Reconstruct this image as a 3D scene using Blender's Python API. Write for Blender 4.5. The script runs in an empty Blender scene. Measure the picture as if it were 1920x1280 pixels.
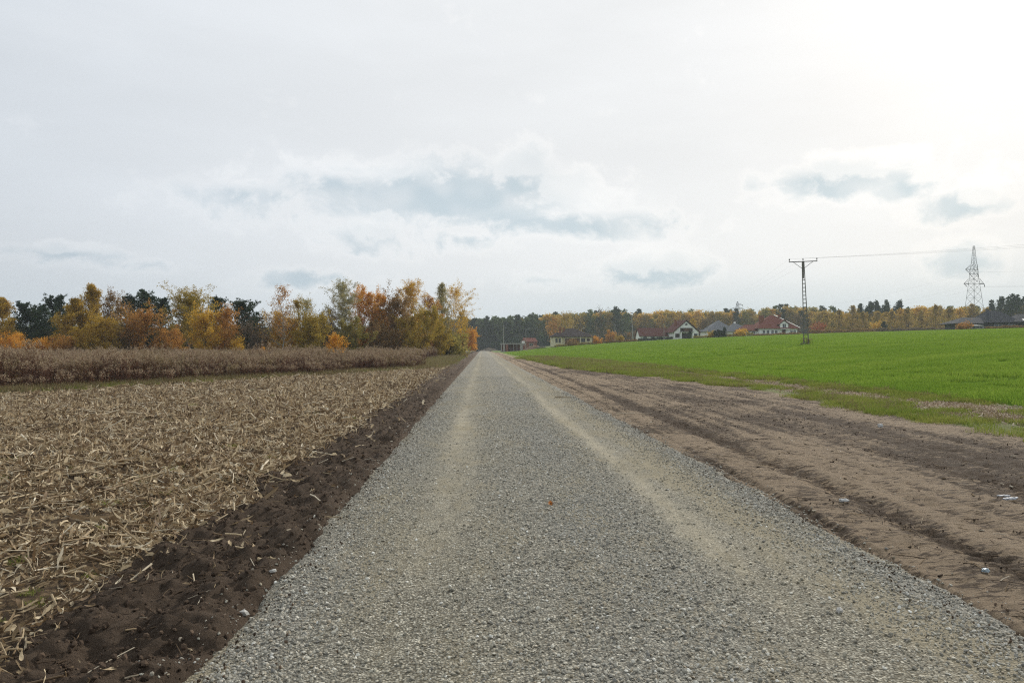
import bpy, math, random
import numpy as np
from mathutils import Vector, Matrix

random.seed(7)
SC = bpy.context.scene
COL = SC.collection
R = math.radians

# ------------------------------------------------------------------ camera
FPX, YAW, PITCH, CAMZ = 1387.0, math.atan(55 / 1387.0), math.atan(12 / 1387.0), 1.66
cam_d = bpy.data.cameras.new('camera')
cam_d.sensor_width = 36.0
cam_d.lens = 36.0 * FPX / 1920.0
cam_d.clip_start = 0.05
cam_d.clip_end = 9000.0
cam = bpy.data.objects.new('camera', cam_d)
COL.objects.link(cam)
cam.location = (0, 0, CAMZ)
cam.rotation_euler = (math.pi / 2 + PITCH, 0, -YAW)
SC.camera = cam

# ------------------------------------------------------------------ sun, sky, exposure
SUN_AZ, SUN_EL = R(36), R(27)              # azimuth to the right of the road (+Y), elevation
SUN_DIR = Vector((math.sin(SUN_AZ) * math.cos(SUN_EL), math.cos(SUN_AZ) * math.cos(SUN_EL), math.sin(SUN_EL)))
sun_d = bpy.data.lights.new('sun', 'SUN')
sun_d.energy = 3.3
sun_d.angle = R(3.0)
sun_d.color = (1.0, 0.94, 0.85)
sun = bpy.data.objects.new('sun', sun_d)
COL.objects.link(sun)
sun.location = SUN_DIR * 200
sun.rotation_euler = SUN_DIR.to_track_quat('Z', 'Y').to_euler()

SC.view_settings.view_transform = 'Standard'
SC.view_settings.look = 'None'
SC.view_settings.gamma = 1.0
SC.view_settings.use_curve_mapping = False
SC.view_settings.exposure = 0.0
SC.render.engine = 'CYCLES'
SC.cycles.max_bounces = 6
SC.cycles.diffuse_bounces = 3
SC.cycles.glossy_bounces = 2
SC.cycles.transmission_bounces = 4
SC.cycles.transparent_max_bounces = 6
SC.cycles.volume_bounces = 1
SC.cycles.caustics_reflective = False
SC.cycles.caustics_refractive = False
SC.cycles.use_denoising = False
SC.cycles.filter_width = 1.2
SC.cycles.use_adaptive_sampling = False


class NT:
    """small helper for node graphs"""
    def __init__(self, tree):
        self.t = tree
        self.n = tree.nodes
        self.l = tree.links

    def node(self, kind, **kw):
        n = self.n.new(kind)
        for k, v in kw.items():
            setattr(n, k, v)
        return n

    def put(self, sock, v):
        if v is None:
            return
        if hasattr(v, 'is_output') or isinstance(v, bpy.types.NodeSocket):
            self.l.new(v, sock)
        else:
            sock.default_value = v

    def m(self, op, a, b=None, c=None, clamp=False):
        n = self.node('ShaderNodeMath', operation=op)
        n.use_clamp = clamp
        self.put(n.inputs[0], a)
        self.put(n.inputs[1], b)
        self.put(n.inputs[2], c)
        return n.outputs[0]

    def vm(self, op, a, b=None, scale=None):
        n = self.node('ShaderNodeVectorMath', operation=op)
        self.put(n.inputs[0], a)
        self.put(n.inputs[1], b)
        if scale is not None:
            self.put(n.inputs['Scale'], scale)
        return n.outputs['Value'] if op in ('DOT_PRODUCT', 'LENGTH') else n.outputs[0]

    def xyz(self, v):
        n = self.node('ShaderNodeSeparateXYZ')
        self.put(n.inputs[0], v)
        return n.outputs

    def comb(self, x, y, z):
        n = self.node('ShaderNodeCombineXYZ')
        self.put(n.inputs[0], x)
        self.put(n.inputs[1], y)
        self.put(n.inputs[2], z)
        return n.outputs[0]

    def noise(self, vec, scale, detail=4.0, rough=0.55, dist=0.0):
        n = self.node('ShaderNodeTexNoise')
        self.put(n.inputs['Vector'], vec)
        n.inputs['Scale'].default_value = scale
        n.inputs['Detail'].default_value = detail
        n.inputs['Roughness'].default_value = rough
        n.inputs['Distortion'].default_value = dist
        return n.outputs['Fac']

    def vor(self, vec, scale, feature='F1', out='Distance', rand=1.0):
        n = self.node('ShaderNodeTexVoronoi', feature=feature)
        self.put(n.inputs['Vector'], vec)
        n.inputs['Scale'].default_value = scale
        n.inputs['Randomness'].default_value = rand
        return n.outputs[out]

    def ramp(self, fac, stops, interp='LINEAR'):
        n = self.node('ShaderNodeValToRGB')
        n.color_ramp.interpolation = interp
        cr = n.color_ramp
        while len(cr.elements) < len(stops):
            cr.elements.new(0.5)
        for e, (p, c) in zip(cr.elements, stops):
            e.position = p
            e.color = (c[0], c[1], c[2], 1.0) if len(c) == 3 else c
        self.put(n.inputs[0], fac)
        return n.outputs[0]

    def smooth(self, v, a, b, lo=0.0, hi=1.0):
        n = self.node('ShaderNodeMapRange')
        n.interpolation_type = 'SMOOTHSTEP'
        self.put(n.inputs[0], v)
        for i, q in enumerate((a, b, lo, hi)):
            self.put(n.inputs[i + 1], q)
        return n.outputs[0]

    def mix(self, fac, a, b, blend='MIX'):
        n = self.node('ShaderNodeMix', data_type='RGBA', blend_type=blend)
        self.put(n.inputs[0], fac)
        for s, v in ((n.inputs[6], a), (n.inputs[7], b)):
            if isinstance(v, (tuple, list)):
                s.default_value = (v[0], v[1], v[2], 1.0)
            else:
                self.put(s, v)
        return n.outputs[2]

    def pos(self):
        return self.node('ShaderNodeNewGeometry').outputs['Position']

    def attr(self, name, kind='GEOMETRY'):
        return self.node('ShaderNodeAttribute', attribute_name=name, attribute_type=kind).outputs['Fac']

    def bump(self, h, strength=0.5, dist=0.02):
        n = self.node('ShaderNodeBump')
        n.inputs['Strength'].default_value = strength
        n.inputs['Distance'].default_value = dist
        self.put(n.inputs['Height'], h)
        return n.outputs[0]


def px_dir(px, py):
    """pixel of the 1920x1280 photograph -> world direction"""
    v = Vector(((px - 960) / FPX, (640 - py) / FPX, -1.0))
    return (cam.rotation_euler.to_matrix() @ v).normalized()


world = bpy.data.worlds.new('World')
SC.world = world
world.use_nodes = True
W = NT(world.node_tree)
W.n.clear()
w_out = W.node('ShaderNodeOutputWorld')
w_bg = W.node('ShaderNodeBackground')
W.l.new(w_bg.outputs[0], w_out.inputs[0])
sky = W.node('ShaderNodeTexSky', sky_type='NISHITA')
sky.sun_disc = False
sky.sun_elevation = SUN_EL
sky.sun_rotation = SUN_AZ
sky.air_density = 1.2
sky.dust_density = 3.0
w_dir = W.vm('NORMALIZE', W.node('ShaderNodeTexCoord').outputs['Generated'])
dx, dy, dz = W.xyz(w_dir)
w_u = W.m('ARCTAN2', dx, dy)
w_v = W.m('ARCSINE', dz)
dots = W.m('MAXIMUM', W.vm('DOT_PRODUCT', w_dir, tuple(SUN_DIR)), 0.0)
# thin high overcast, brighter round the veiled sun
veil = W.m('ADD', W.m('MULTIPLY', W.smooth(dots, 0.1, 0.88), 0.235), 0.715)
veil = W.m('ADD', veil, W.m('MULTIPLY', W.m('POWER', dots, 120.0), 0.12))
streak = W.noise(W.comb(W.m('MULTIPLY', w_u, 1.6), W.m('MULTIPLY', w_v, 6.0), 3.1), 1.5, 4.0, 0.55, 0.0)
veil = W.m('MULTIPLY', veil, W.smooth(streak, 0.25, 0.75, 0.955, 1.04))
veil_tint = W.mix(W.smooth(dots, 0.3, 0.95), (0.92, 0.985, 1.06), (0.98, 1.0, 1.015))
low_amt = W.m('MULTIPLY', W.m('SUBTRACT', 1.0, W.smooth(w_v, 0.01, 0.125)), W.smooth(w_u, -0.15, 0.35, 0.35, 1.0))
low_tint = W.mix(low_amt, (1.0, 1.0, 1.0), (0.66, 0.79, 0.86))
veil_col = W.mix(1.0, W.mix(1.0, veil_tint, low_tint, 'MULTIPLY'), W.comb(veil, veil, veil), 'MULTIPLY')
sky_s = W.vm('SCALE', sky.outputs[0], scale=0.05)
base_sky = W.mix(0.9, sky_s, veil_col)

# scattered cumulus: (px, py, half-width px, half-height px, strength)
CLOUDS = [(850, 362, 320, 72, 1.75), (450, 366, 150, 44, 1.0), (1070, 425, 210, 34, 1.25), (985, 315, 70, 46, 1.2),
          (1590, 338, 190, 40, 1.4), (1790, 385, 120, 40, 1.4), (1690, 360, 100, 34, 1.3), (620, 352, 130, 40, 1.2), (1800, 488, 80, 42, 1.1),
          (140, 478, 120, 20, 0.9), (690, 443, 66, 32, 0.8), (570, 525, 100, 18, 0.75),
          (880, 452, 95, 26, 0.6), (1205, 508, 120, 40, 1.1), (1030, 525, 90, 16, 0.7), (285, 498, 55, 15, 0.7),
          (-500, 420, 260, 45, 1.0), (2600, 400, 300, 50, 1.0)]
q0 = W.comb(w_u, W.m('MULTIPLY', w_v, 1.25), 1.91)
warp = W.noise(q0, 5.0, 2.0, 0.5)
q1 = W.vm('ADD', q0, W.comb(W.m('MULTIPLY', W.m('SUBTRACT', warp, 0.5), 0.10), W.m('MULTIPLY', W.m('SUBTRACT', warp, 0.5), -0.05), 0.0))
nz0 = W.noise(q1, 9.0, 2.0, 0.5)
nzh = W.noise(q1, 30.0, 5.0, 0.62)
nz1 = W.noise(W.vm('ADD', q1, (0.008, 0.022, 0.0)), 9.0, 2.0, 0.5)
CAPS = [(985, 300, 85, 42, 1.1), (700, 318, 190, 30, 1.0), (1090, 350, 120, 62, 1.0), (1640, 308, 190, 32, 1.0), (1840, 352, 70, 48, 1.0),
        (440, 340, 130, 30, 0.9), (130, 463, 100, 16, 0.9), (1200, 488, 100, 28, 0.9), (700, 425, 60, 24, 0.8)]
w_uv = W.comb(w_u, w_v, 0.0)


def ellipses(lst):
    best = None
    for (cx, cy, hw, hh, s) in lst:
        d0, d1, d2 = px_dir(cx, cy), px_dir(cx + hw, cy), px_dir(cx, cy - hh)
        u0, v0 = math.atan2(d0.x, d0.y), math.asin(d0.z)
        ka, kb = 1.0 / abs(math.atan2(d1.x, d1.y) - u0), 1.0 / abs(math.asin(d2.z) - v0)
        e = W.vm('MULTIPLY_ADD', w_uv, (ka, kb, 0.0))
        e.node.inputs[2].default_value = (-u0 * ka, -v0 * kb, 0.0)
        e = W.m('MULTIPLY_ADD', W.vm('LENGTH', e), -1.25 * s, 1.25 * s)
        best = e if best is None else W.m('MAXIMUM', best, e)
    return best


best = ellipses(CLOUDS)
cap = ellipses(CAPS)
wisp = W.noise(W.comb(w_u, W.m('MULTIPLY', w_v, 4.0), 5.0), 3.0, 5.0, 0.6)
cf0 = W.m('ADD', W.m('MAXIMUM', best, -1.1), W.m('ADD', W.m('MULTIPLY', W.m('SUBTRACT', nz0, 0.46), 2.6), W.m('MULTIPLY', W.m('SUBTRACT', nzh, 0.5), 3.0)))
relief = W.smooth(W.m('SUBTRACT', nz0, nz1), -0.10, 0.12)          # sunlit tops, shaded undersides
body = W.smooth(cf0, -0.05, 1.15)
lit = W.smooth(W.m('ADD', W.m('MAXIMUM', cap, -1.1), W.m('ADD', W.m('MULTIPLY', W.m('SUBTRACT', nz0, 0.46), 2.6), W.m('MULTIPLY', W.m('SUBTRACT', nzh, 0.5), 3.2))), 0.0, 0.7)
edge = W.m('MULTIPLY', W.smooth(cf0, -0.55, 0.25), W.m('SUBTRACT', 1.0, W.smooth(cf0, 0.6, 1.4)))
shade = W.m('MULTIPLY', W.m('MULTIPLY', body, W.m('SUBTRACT', 1.0, W.m('MULTIPLY', relief, 0.5))), W.m('SUBTRACT', 1.0, W.m('MULTIPLY', lit, 0.65)))
cl_dark = W.mix(1.0, base_sky, (0.68, 0.77, 0.82), 'MULTIPLY')
cl_lit = W.mix(1.0, base_sky, (1.10, 1.085, 1.07), 'MULTIPLY')
skyc = W.mix(W.m('MAXIMUM', W.m('MULTIPLY', edge, 0.6), lit), base_sky, cl_lit)
skyc = W.mix(W.smooth(wisp, 0.5, 0.8, 0.0, 0.35), skyc, cl_lit)
skyc = W.mix(shade, skyc, cl_dark)
W.l.new(skyc, w_bg.inputs[0])
w_bg.inputs[1].default_value = 1.0
world.cycles.sampling_method = 'MANUAL'
world.cycles.sample_map_resolution = 512

# ------------------------------------------------------------------ helpers
def hash2(ix, iy, seed):
    h = (ix.astype(np.int64) * 374761393 + iy.astype(np.int64) * 668265263 + seed * 974634777) & 0xFFFFFFFF
    h = ((h ^ (h >> 13)) * 1274126177) & 0xFFFFFFFF
    h = (h ^ (h >> 16)) & 0xFFFFFFFF
    return h / 4294967295.0


def vnoise(x, y, seed=0):
    x = np.asarray(x, float)
    y = np.asarray(y, float)
    ix, iy = np.floor(x), np.floor(y)
    fx, fy = x - ix, y - iy
    ux, uy = fx * fx * fx * (fx * (fx * 6 - 15) + 10), fy * fy * fy * (fy * (fy * 6 - 15) + 10)
    a = hash2(ix, iy, seed)
    b = hash2(ix + 1, iy, seed)
    c = hash2(ix, iy + 1, seed)
    d = hash2(ix + 1, iy + 1, seed)
    return (a * (1 - ux) + b * ux) * (1 - uy) + (c * (1 - ux) + d * ux) * uy


def fbm(x, y, octv=4, seed=0, gain=0.5):
    s, amp, tot = 0.0, 1.0, 0.0
    x = np.asarray(x, float)
    y = np.asarray(y, float)
    for o in range(octv):
        ca, sa = math.cos(0.6 * o), math.sin(0.6 * o)
        s = s + amp * vnoise((x * ca - y * sa) * 2 ** o, (x * sa + y * ca) * 2 ** o, seed + o * 17)
        tot += amp
        amp *= gain
    return s / tot


def sstep(v, a, b):
    t = np.clip((np.asarray(v, float) - a) / (b - a), 0, 1)
    return t * t * (3 - 2 * t)


def terrain(x, y):
    x = np.asarray(x, float)
    y = np.asarray(y, float)
    s = np.maximum(x - 11.0, 0)
    t = s * s / (s + 5.0)
    z = 8.0 * (1 - np.exp(-t / 90.0))
    z = z + 0.95 * sstep(y, 90, 260) * sstep(x, 4, 30)
    z = z + 21.0 * sstep(y, 520, 900) * sstep(x, 20, 260)
    return z


def T(x, y):
    return float(terrain(np.array([x]), np.array([y]))[0])


def wx(px, Y):
    """world x of a photograph column at world depth Y"""
    return Y * math.tan(math.atan((px - 960) / FPX) + YAW)


def wz(px, py, Y):
    d = px_dir(px, py)
    return CAMZ + d.z / d.y * Y


def ground_at(px, py):
    d = px_dir(px, py)
    t = 1.0
    while t < 2000:
        x, y, z = d.x * t, d.y * t, CAMZ + d.z * t
        if z <= T(x, y):
            return x, y
        t *= 1.004
    return d.x * t, d.y * t


def np_mesh(name, V, F, attrs=None, smooth=False):
    V = np.ascontiguousarray(V, dtype=np.float32)
    F = np.ascontiguousarray(F, dtype=np.int32)
    me = bpy.data.meshes.new(name)
    n, k = F.shape
    me.vertices.add(len(V))
    me.vertices.foreach_set('co', V.ravel())
    me.loops.add(n * k)
    me.loops.foreach_set('vertex_index', F.ravel())
    me.polygons.add(n)
    me.polygons.foreach_set('loop_start', np.arange(0, n * k, k, dtype=np.int32))
    try:
        me.polygons.foreach_set('loop_total', np.full(n, k, dtype=np.int32))
    except Exception:
        pass
    if smooth:
        me.polygons.foreach_set('use_smooth', np.ones(n, dtype=bool))
    for key, val in (attrs or {}).items():
        a = me.attributes.new(key, 'FLOAT', 'POINT')
        a.data.foreach_set('value', np.ascontiguousarray(val, dtype=np.float32))
    me.update(calc_edges=True)
    return me


def link(name, me, mat=None, parent=None, loc=None, rot=None):
    o = bpy.data.objects.new(name, me)
    COL.objects.link(o)
    if mat is not None and me is not None and not me.materials:
        me.materials.append(mat)
    if parent is not None:
        o.parent = parent
    if loc is not None:
        o.location = loc
    if rot is not None:
        o.rotation_euler = rot
    return o


def tag(o, label=None, cat=None, group=None, kind=None):
    if label:
        o['label'] = label
    if cat:
        o['category'] = cat
    if group:
        o['group'] = group
    if kind:
        o['kind'] = kind
    return o


def thing(name, label, cat, loc=(0, 0, 0), rotz=0.0, group=None):
    o = bpy.data.objects.new(name, None)
    COL.objects.link(o)
    o.empty_display_size = 0.3
    o.location = loc
    o.rotation_euler = (0, 0, rotz)
    return tag(o, label, cat, group)


def structure(o):
    o['kind'] = 'structure'
    return o


class MB:
    """collects simple solids into one mesh"""
    def __init__(self):
        self.v = []
        self.f = []

    def add(self, V, F):
        b = len(self.v)
        self.v += [tuple(p) for p in V]
        self.f += [tuple(i + b for i in q) for q in F]
        return self

    def box(self, x0, x1, y0, y1, z0, z1):
        return self.add([(x0, y0, z0), (x1, y0, z0), (x1, y1, z0), (x0, y1, z0),
                         (x0, y0, z1), (x1, y0, z1), (x1, y1, z1), (x0, y1, z1)],
                        [(0, 3, 2, 1), (4, 5, 6, 7), (0, 1, 5, 4), (1, 2, 6, 5), (2, 3, 7, 6), (3, 0, 4, 7)])

    def bar(self, a, b, w, n=4, w2=None):
        a, b = Vector(a), Vector(b)
        d = (b - a).normalized()
        up = Vector((0, 0, 1)) if abs(d.z) < 0.95 else Vector((0, 1, 0))
        s = d.cross(up).normalized()
        t = s.cross(d).normalized()
        w2 = w if w2 is None else w2
        V = []
        for p, ww in ((a, w), (b, w2)):
            for i in range(n):
                an = 2 * math.pi * (i + 0.5) / n
                V.append(p + (s * math.cos(an) + t * math.sin(an)) * ww * 0.5 * (1.414 if n == 4 else 1))
        F = [tuple(range(n - 1, -1, -1)), tuple(range(n, 2 * n))]
        F += [(i, (i + 1) % n, n + (i + 1) % n, n + i) for i in range(n)]
        return self.add(V, F)

    def slab(self, quad, th):
        q = [Vector(p) for p in quad]
        nrm = (q[1] - q[0]).cross(q[-1] - q[0]).normalized()
        n = len(q)
        V = q + [p - nrm * th for p in q]
        F = [tuple(range(n)), tuple(range(2 * n - 1, n - 1, -1))]
        F += [(i, n + i, n + (i + 1) % n, (i + 1) % n) for i in range(n)]
        return self.add(V, F)

    def hip(self, x0, x1, y0, y1, z, ra, rb, zr, th=0.16):
        """hip roof solid; ridge from (ra) to (rb) as (x, y)"""
        V = [(x0, y0, z - th), (x1, y0, z - th), (x1, y1, z - th), (x0, y1, z - th),
             (x0, y0, z), (x1, y0, z), (x1, y1, z), (x0, y1, z), (ra[0], ra[1], zr), (rb[0], rb[1], zr)]
        F = [(0, 3, 2, 1), (0, 1, 5, 4), (1, 2, 6, 5), (2, 3, 7, 6), (3, 0, 4, 7)]
        if abs(ra[0] - rb[0]) >= abs(ra[1] - rb[1]):
            F += [(4, 5, 9, 8), (5, 6, 9), (6, 7, 8, 9), (7, 4, 8)]
        else:
            F += [(4, 5, 8), (5, 6, 9, 8), (6, 7, 9), (7, 4, 8, 9)]
        return self.add(V, F)

    def build(self, name, mat, parent=None, smooth=False):
        me = bpy.data.meshes.new(name)
        me.from_pydata(self.v, [], self.f)
        if smooth:
            for p in me.polygons:
                p.use_smooth = True
        me.update()
        return link(name, me, mat, parent)


def new_mat(name):
    m = bpy.data.materials.new(name)
    m.use_nodes = True
    t = NT(m.node_tree)
    t.n.clear()
    out = t.node('ShaderNodeOutputMaterial')
    return m, t, out


def pbr(name, color_fn, rough=0.85, spec=0.25, bump_fn=None, metal=0.0):
    m, t, out = new_mat(name)
    p = t.node('ShaderNodeBsdfPrincipled')
    c = color_fn(t) if callable(color_fn) else color_fn
    if isinstance(c, (tuple, list)):
        p.inputs['Base Color'].default_value = (c[0], c[1], c[2], 1)
    else:
        t.l.new(c, p.inputs['Base Color'])
    t.put(p.inputs['Roughness'], rough)
    p.inputs['Specular IOR Level'].default_value = spec
    p.inputs['Metallic'].default_value = metal
    if bump_fn:
        t.l.new(bump_fn(t), p.inputs['Normal'])
    t.l.new(p.outputs[0], out.inputs[0])
    return m


def mottled(name, c, amt=0.25, scale=3.0, rough=0.85, spec=0.25, bump=0.0, bscale=30.0):
    def cf(t):
        n = t.noise(t.pos(), scale, 5, 0.6)
        n2 = t.noise(t.pos(), scale * 9, 3, 0.6)
        f = t.m('ADD', t.m('MULTIPLY', n, 0.7), t.m('MULTIPLY', n2, 0.3))
        return t.ramp(f, [(0.3, tuple(x * (1 - amt) for x in c)), (0.7, tuple(min(1, x * (1 + amt)) for x in c))])
    bf = (lambda t: t.bump(t.noise(t.pos(), bscale, 4, 0.6), bump, 0.02)) if bump else None
    return pbr(name, cf, rough, spec, bf)


def leaf_mat(name, stops, trans=0.35, var_scale=0.6):
    m, t, out = new_mat(name)
    f = t.m('ADD', t.m('MULTIPLY', t.attr('tint'), 0.75), t.m('MULTIPLY', t.noise(t.pos(), var_scale, 3, 0.6), 0.35))
    n = len(stops)
    col = t.ramp(f, [(0.12 + 0.76 * i / max(1, n - 1), c) for i, c in enumerate(stops)])
    d = t.node('ShaderNodeBsdfDiffuse')
    tr = t.node('ShaderNodeBsdfTranslucent')
    mx = t.node('ShaderNodeMixShader')
    mx.inputs[0].default_value = trans
    t.l.new(col, d.inputs[0])
    t.l.new(col, tr.inputs[0])
    t.l.new(d.outputs[0], mx.inputs[1])
    t.l.new(tr.outputs[0], mx.inputs[2])
    t.l.new(mx.outputs[0], out.inputs[0])
    return m


# ---- vectorised shapes
def unit(v):
    return v / np.maximum(np.linalg.norm(v, axis=-1, keepdims=True), 1e-9)


def prisms(P0, P1, R0, R1, n=5):
    P0, P1 = np.asarray(P0, float), np.asarray(P1, float)
    R0, R1 = np.asarray(R0, float), np.asarray(R1, float)
    d = unit(P1 - P0)
    up = np.where(np.abs(d[:, 2:3]) < 0.9, np.array([[0, 0, 1.0]]), np.array([[1.0, 0, 0]]))
    s = unit(np.cross(d, up))
    t = np.cross(s, d)
    k = len(P0)
    an = np.arange(n) * 2 * np.pi / n
    ring = np.cos(an)[None, :, None] * s[:, None, :] + np.sin(an)[None, :, None] * t[:, None, :]
    V = np.concatenate([P0[:, None, :] + ring * R0[:, None, None], P1[:, None, :] + ring * R1[:, None, None]], axis=1).reshape(-1, 3)
    b = (np.arange(k) * 2 * n)[:, None]
    i = np.arange(n)[None, :]
    j = (i + 1) % n
    F = np.stack([b + i, b + j, b + n + j, b + n + i], axis=2).reshape(-1, 4)
    return V, F


def leafquads(C, L, Wd, rng, axis=None, spread=1.0):
    """rhombic leaves at C with length L and width Wd; axis = preferred direction of the long side"""
    n = len(C)
    d = rng.normal(size=(n, 3))
    if axis is not None:
        d = unit(axis) + d * spread
    d = unit(d)
    s = unit(np.cross(d, rng.normal(size=(n, 3))))
    L = np.broadcast_to(L, (n,))[:, None]
    Wd = np.broadcast_to(Wd, (n,))[:, None]
    V = np.stack([C - d * L * 0.5, C + s * Wd * 0.5, C + d * L * 0.5, C - s * Wd * 0.5], axis=1).reshape(-1, 3)
    F = np.arange(n * 4).reshape(n, 4)
    return V, F


PROTO = {}


def scatter(name, protos, P, ROT, SCL, idx, mats=None, extra=None, label=None, cat=None, kind='stuff'):
    """one object of instances of small prototypes (geometry nodes)"""
    key = name + '_shapes'
    c = bpy.data.collections.new(key)
    for i, me in enumerate(protos):
        o = bpy.data.objects.new('%s_%02d' % (key, i), me)
        c.objects.link(o)
    me = bpy.data.meshes.new(name)
    P = np.ascontiguousarray(P, dtype=np.float32)
    n = len(P)
    me.vertices.add(n)
    me.vertices.foreach_set('co', P.ravel())
    SCL = np.asarray(SCL, float)
    if SCL.ndim == 1:
        SCL = np.repeat(SCL[:, None], 3, axis=1)
    for nm, arr in (('rot', ROT), ('scl', SCL)):
        a = me.attributes.new(nm, 'FLOAT_VECTOR', 'POINT')
        a.data.foreach_set('vector', np.ascontiguousarray(arr, dtype=np.float32).ravel())
    a = me.attributes.new('idx', 'INT', 'POINT')
    a.data.foreach_set('value', np.ascontiguousarray(idx, dtype=np.int32))
    for k, v in (extra or {}).items():
        a = me.attributes.new(k, 'FLOAT', 'POINT')
        a.data.foreach_set('value', np.ascontiguousarray(v, dtype=np.float32))
    me.update()
    o = link(name, me)
    g = bpy.data.node_groups.new(name, 'GeometryNodeTree')
    g.interface.new_socket('Geometry', in_out='INPUT', socket_type='NodeSocketGeometry')
    g.interface.new_socket('Geometry', in_out='OUTPUT', socket_type='NodeSocketGeometry')
    gi, go = g.nodes.new('NodeGroupInput'), g.nodes.new('NodeGroupOutput')
    ci = g.nodes.new('GeometryNodeCollectionInfo')
    ci.inputs['Collection'].default_value = c
    ci.inputs['Separate Children'].default_value = True
    ci.inputs['Reset Children'].default_value = True
    ip = g.nodes.new('GeometryNodeInstanceOnPoints')
    ip.inputs['Pick Instance'].default_value = True

    def na(nm, ty):
        a_ = g.nodes.new('GeometryNodeInputNamedAttribute')
        a_.data_type = ty
        a_.inputs[0].default_value = nm
        return a_.outputs[0]
    e2r = g.nodes.new('FunctionNodeEulerToRotation')
    g.links.new(na('rot', 'FLOAT_VECTOR'), e2r.inputs[0])
    g.links.new(gi.outputs[0], ip.inputs['Points'])
    g.links.new(ci.outputs[0], ip.inputs['Instance'])
    g.links.new(na('idx', 'INT'), ip.inputs['Instance Index'])
    g.links.new(e2r.outputs[0], ip.inputs['Rotation'])
    g.links.new(na('scl', 'FLOAT_VECTOR'), ip.inputs['Scale'])
    g.links.new(ip.outputs[0], go.inputs[0])
    md = o.modifiers.new('scatter', 'NODES')
    md.node_group = g
    if me.materials is not None and mats:
        for m_ in mats:
            me.materials.append(m_)
    return tag(o, label, cat, None, kind)


def in_view(x, y, margin=0.06):
    """true where a ground point lies in or close to the camera's horizontal field"""
    h = math.atan(960 / FPX) + margin
    ok = y > 0
    return ok & ((np.abs(np.arctan2(x - 1.2, y) - YAW) < h) | (np.abs(np.arctan2(x + 1.2, y) - YAW) < h))


def grid_patch(name, X, Y, Z, mat, attrs=None, smooth=True):
    r, c = X.shape
    V = np.stack([X, Y, Z], axis=2).reshape(-1, 3)
    i = np.arange(r - 1)[:, None] * c + np.arange(c - 1)[None, :]
    F = np.stack([i, i + 1, i + c + 1, i + c], axis=2).reshape(-1, 4)
    at = {k: v.ravel() for k, v in (attrs or {}).items()}
    return structure(link(name, np_mesh(name, V, F, at, smooth), mat))


def geo(a, b, r):
    n = int(math.log(b / a) / math.log(r)) + 2
    return a * (b / a) ** (np.arange(n) / (n - 1))

# ------------------------------------------------------------------ ground materials
def soil_col(t, dark, light, sc=2.0):
    p = t.pos()
    a = t.noise(p, sc, 6, 0.65)
    b = t.noise(p, sc * 14, 4, 0.65)
    f = t.m('ADD', t.m('MULTIPLY', a, 0.55), t.m('MULTIPLY', b, 0.45))
    return t.ramp(f, [(0.3, dark), (0.7, light)])


M_ground = pbr('ground_soil', lambda t: t.mix(t.smooth(t.noise(t.pos(), 0.08, 5), 0.4, 0.62), soil_col(t, (0.07, 0.06, 0.03), (0.16, 0.15, 0.06)), soil_col(t, (0.05, 0.07, 0.02), (0.10, 0.13, 0.04))), 0.95, 0.1)
M_soil = pbr('dark_soil', lambda t: soil_col(t, (0.062, 0.045, 0.032), (0.185, 0.136, 0.097), 2.5), 0.95, 0.12,
             lambda t: t.bump(t.m('ADD', t.noise(t.pos(), 32, 6, 0.75), t.noise(t.pos(), 140, 3, 0.7)), 1.0, 0.045))
M_stub = pbr('stubble_soil', lambda t: t.mix(t.smooth(t.noise(t.pos(), 18, 5, 0.7), 0.45, 0.62),
                                            soil_col(t, (0.05, 0.036, 0.024), (0.115, 0.082, 0.052), 1.2),
                                            soil_col(t, (0.13, 0.09, 0.05), (0.30, 0.215, 0.125), 6)), 0.95, 0.1,
             lambda t: t.bump(t.m('ADD', t.noise(t.pos(), 25, 6, 0.7), t.noise(t.pos(), 90, 3, 0.7)), 0.9, 0.04))


def dirt_color(t):
    p = t.pos()
    wet = t.attr('wet')
    crack_shade = t.noise(t.vm('MULTIPLY', p, (0.55, 1.7, 1.0)), 9, 7, 0.74, 0.5)
    wet = t.m('ADD', t.m('ADD', wet, 0.16), t.m('MULTIPLY', t.m('SUBTRACT', crack_shade, 0.5), 4.6))  # moist soil plus dark cracks, their shadows put into the colour
    dry = soil_col(t, (0.34, 0.254, 0.168), (0.52, 0.398, 0.27), 1.5)
    drk = soil_col(t, (0.075, 0.053, 0.036), (0.18, 0.13, 0.088), 3)
    c = t.mix(t.smooth(wet, 0.3, 0.7), dry, drk)
    grn = t.attr('green')
    g = t.m('ADD', grn, t.m('MULTIPLY', t.m('SUBTRACT', t.noise(p, 3.0, 6, 0.7), 0.5), 1.4))
    return t.mix(t.smooth(g, 0.45, 0.75), c, soil_col(t, (0.16, 0.2, 0.055), (0.32, 0.33, 0.125), 6))


M_dirt = pbr('bare_dirt', dirt_color, 0.92, 0.15,
             lambda t: t.bump(t.m('ADD', t.noise(t.vm('MULTIPLY', t.pos(), (0.55, 1.7, 1.0)), 9, 7, 0.76, 0.5), t.noise(t.pos(), 60, 4, 0.7)), 1.0, 0.11))


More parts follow.
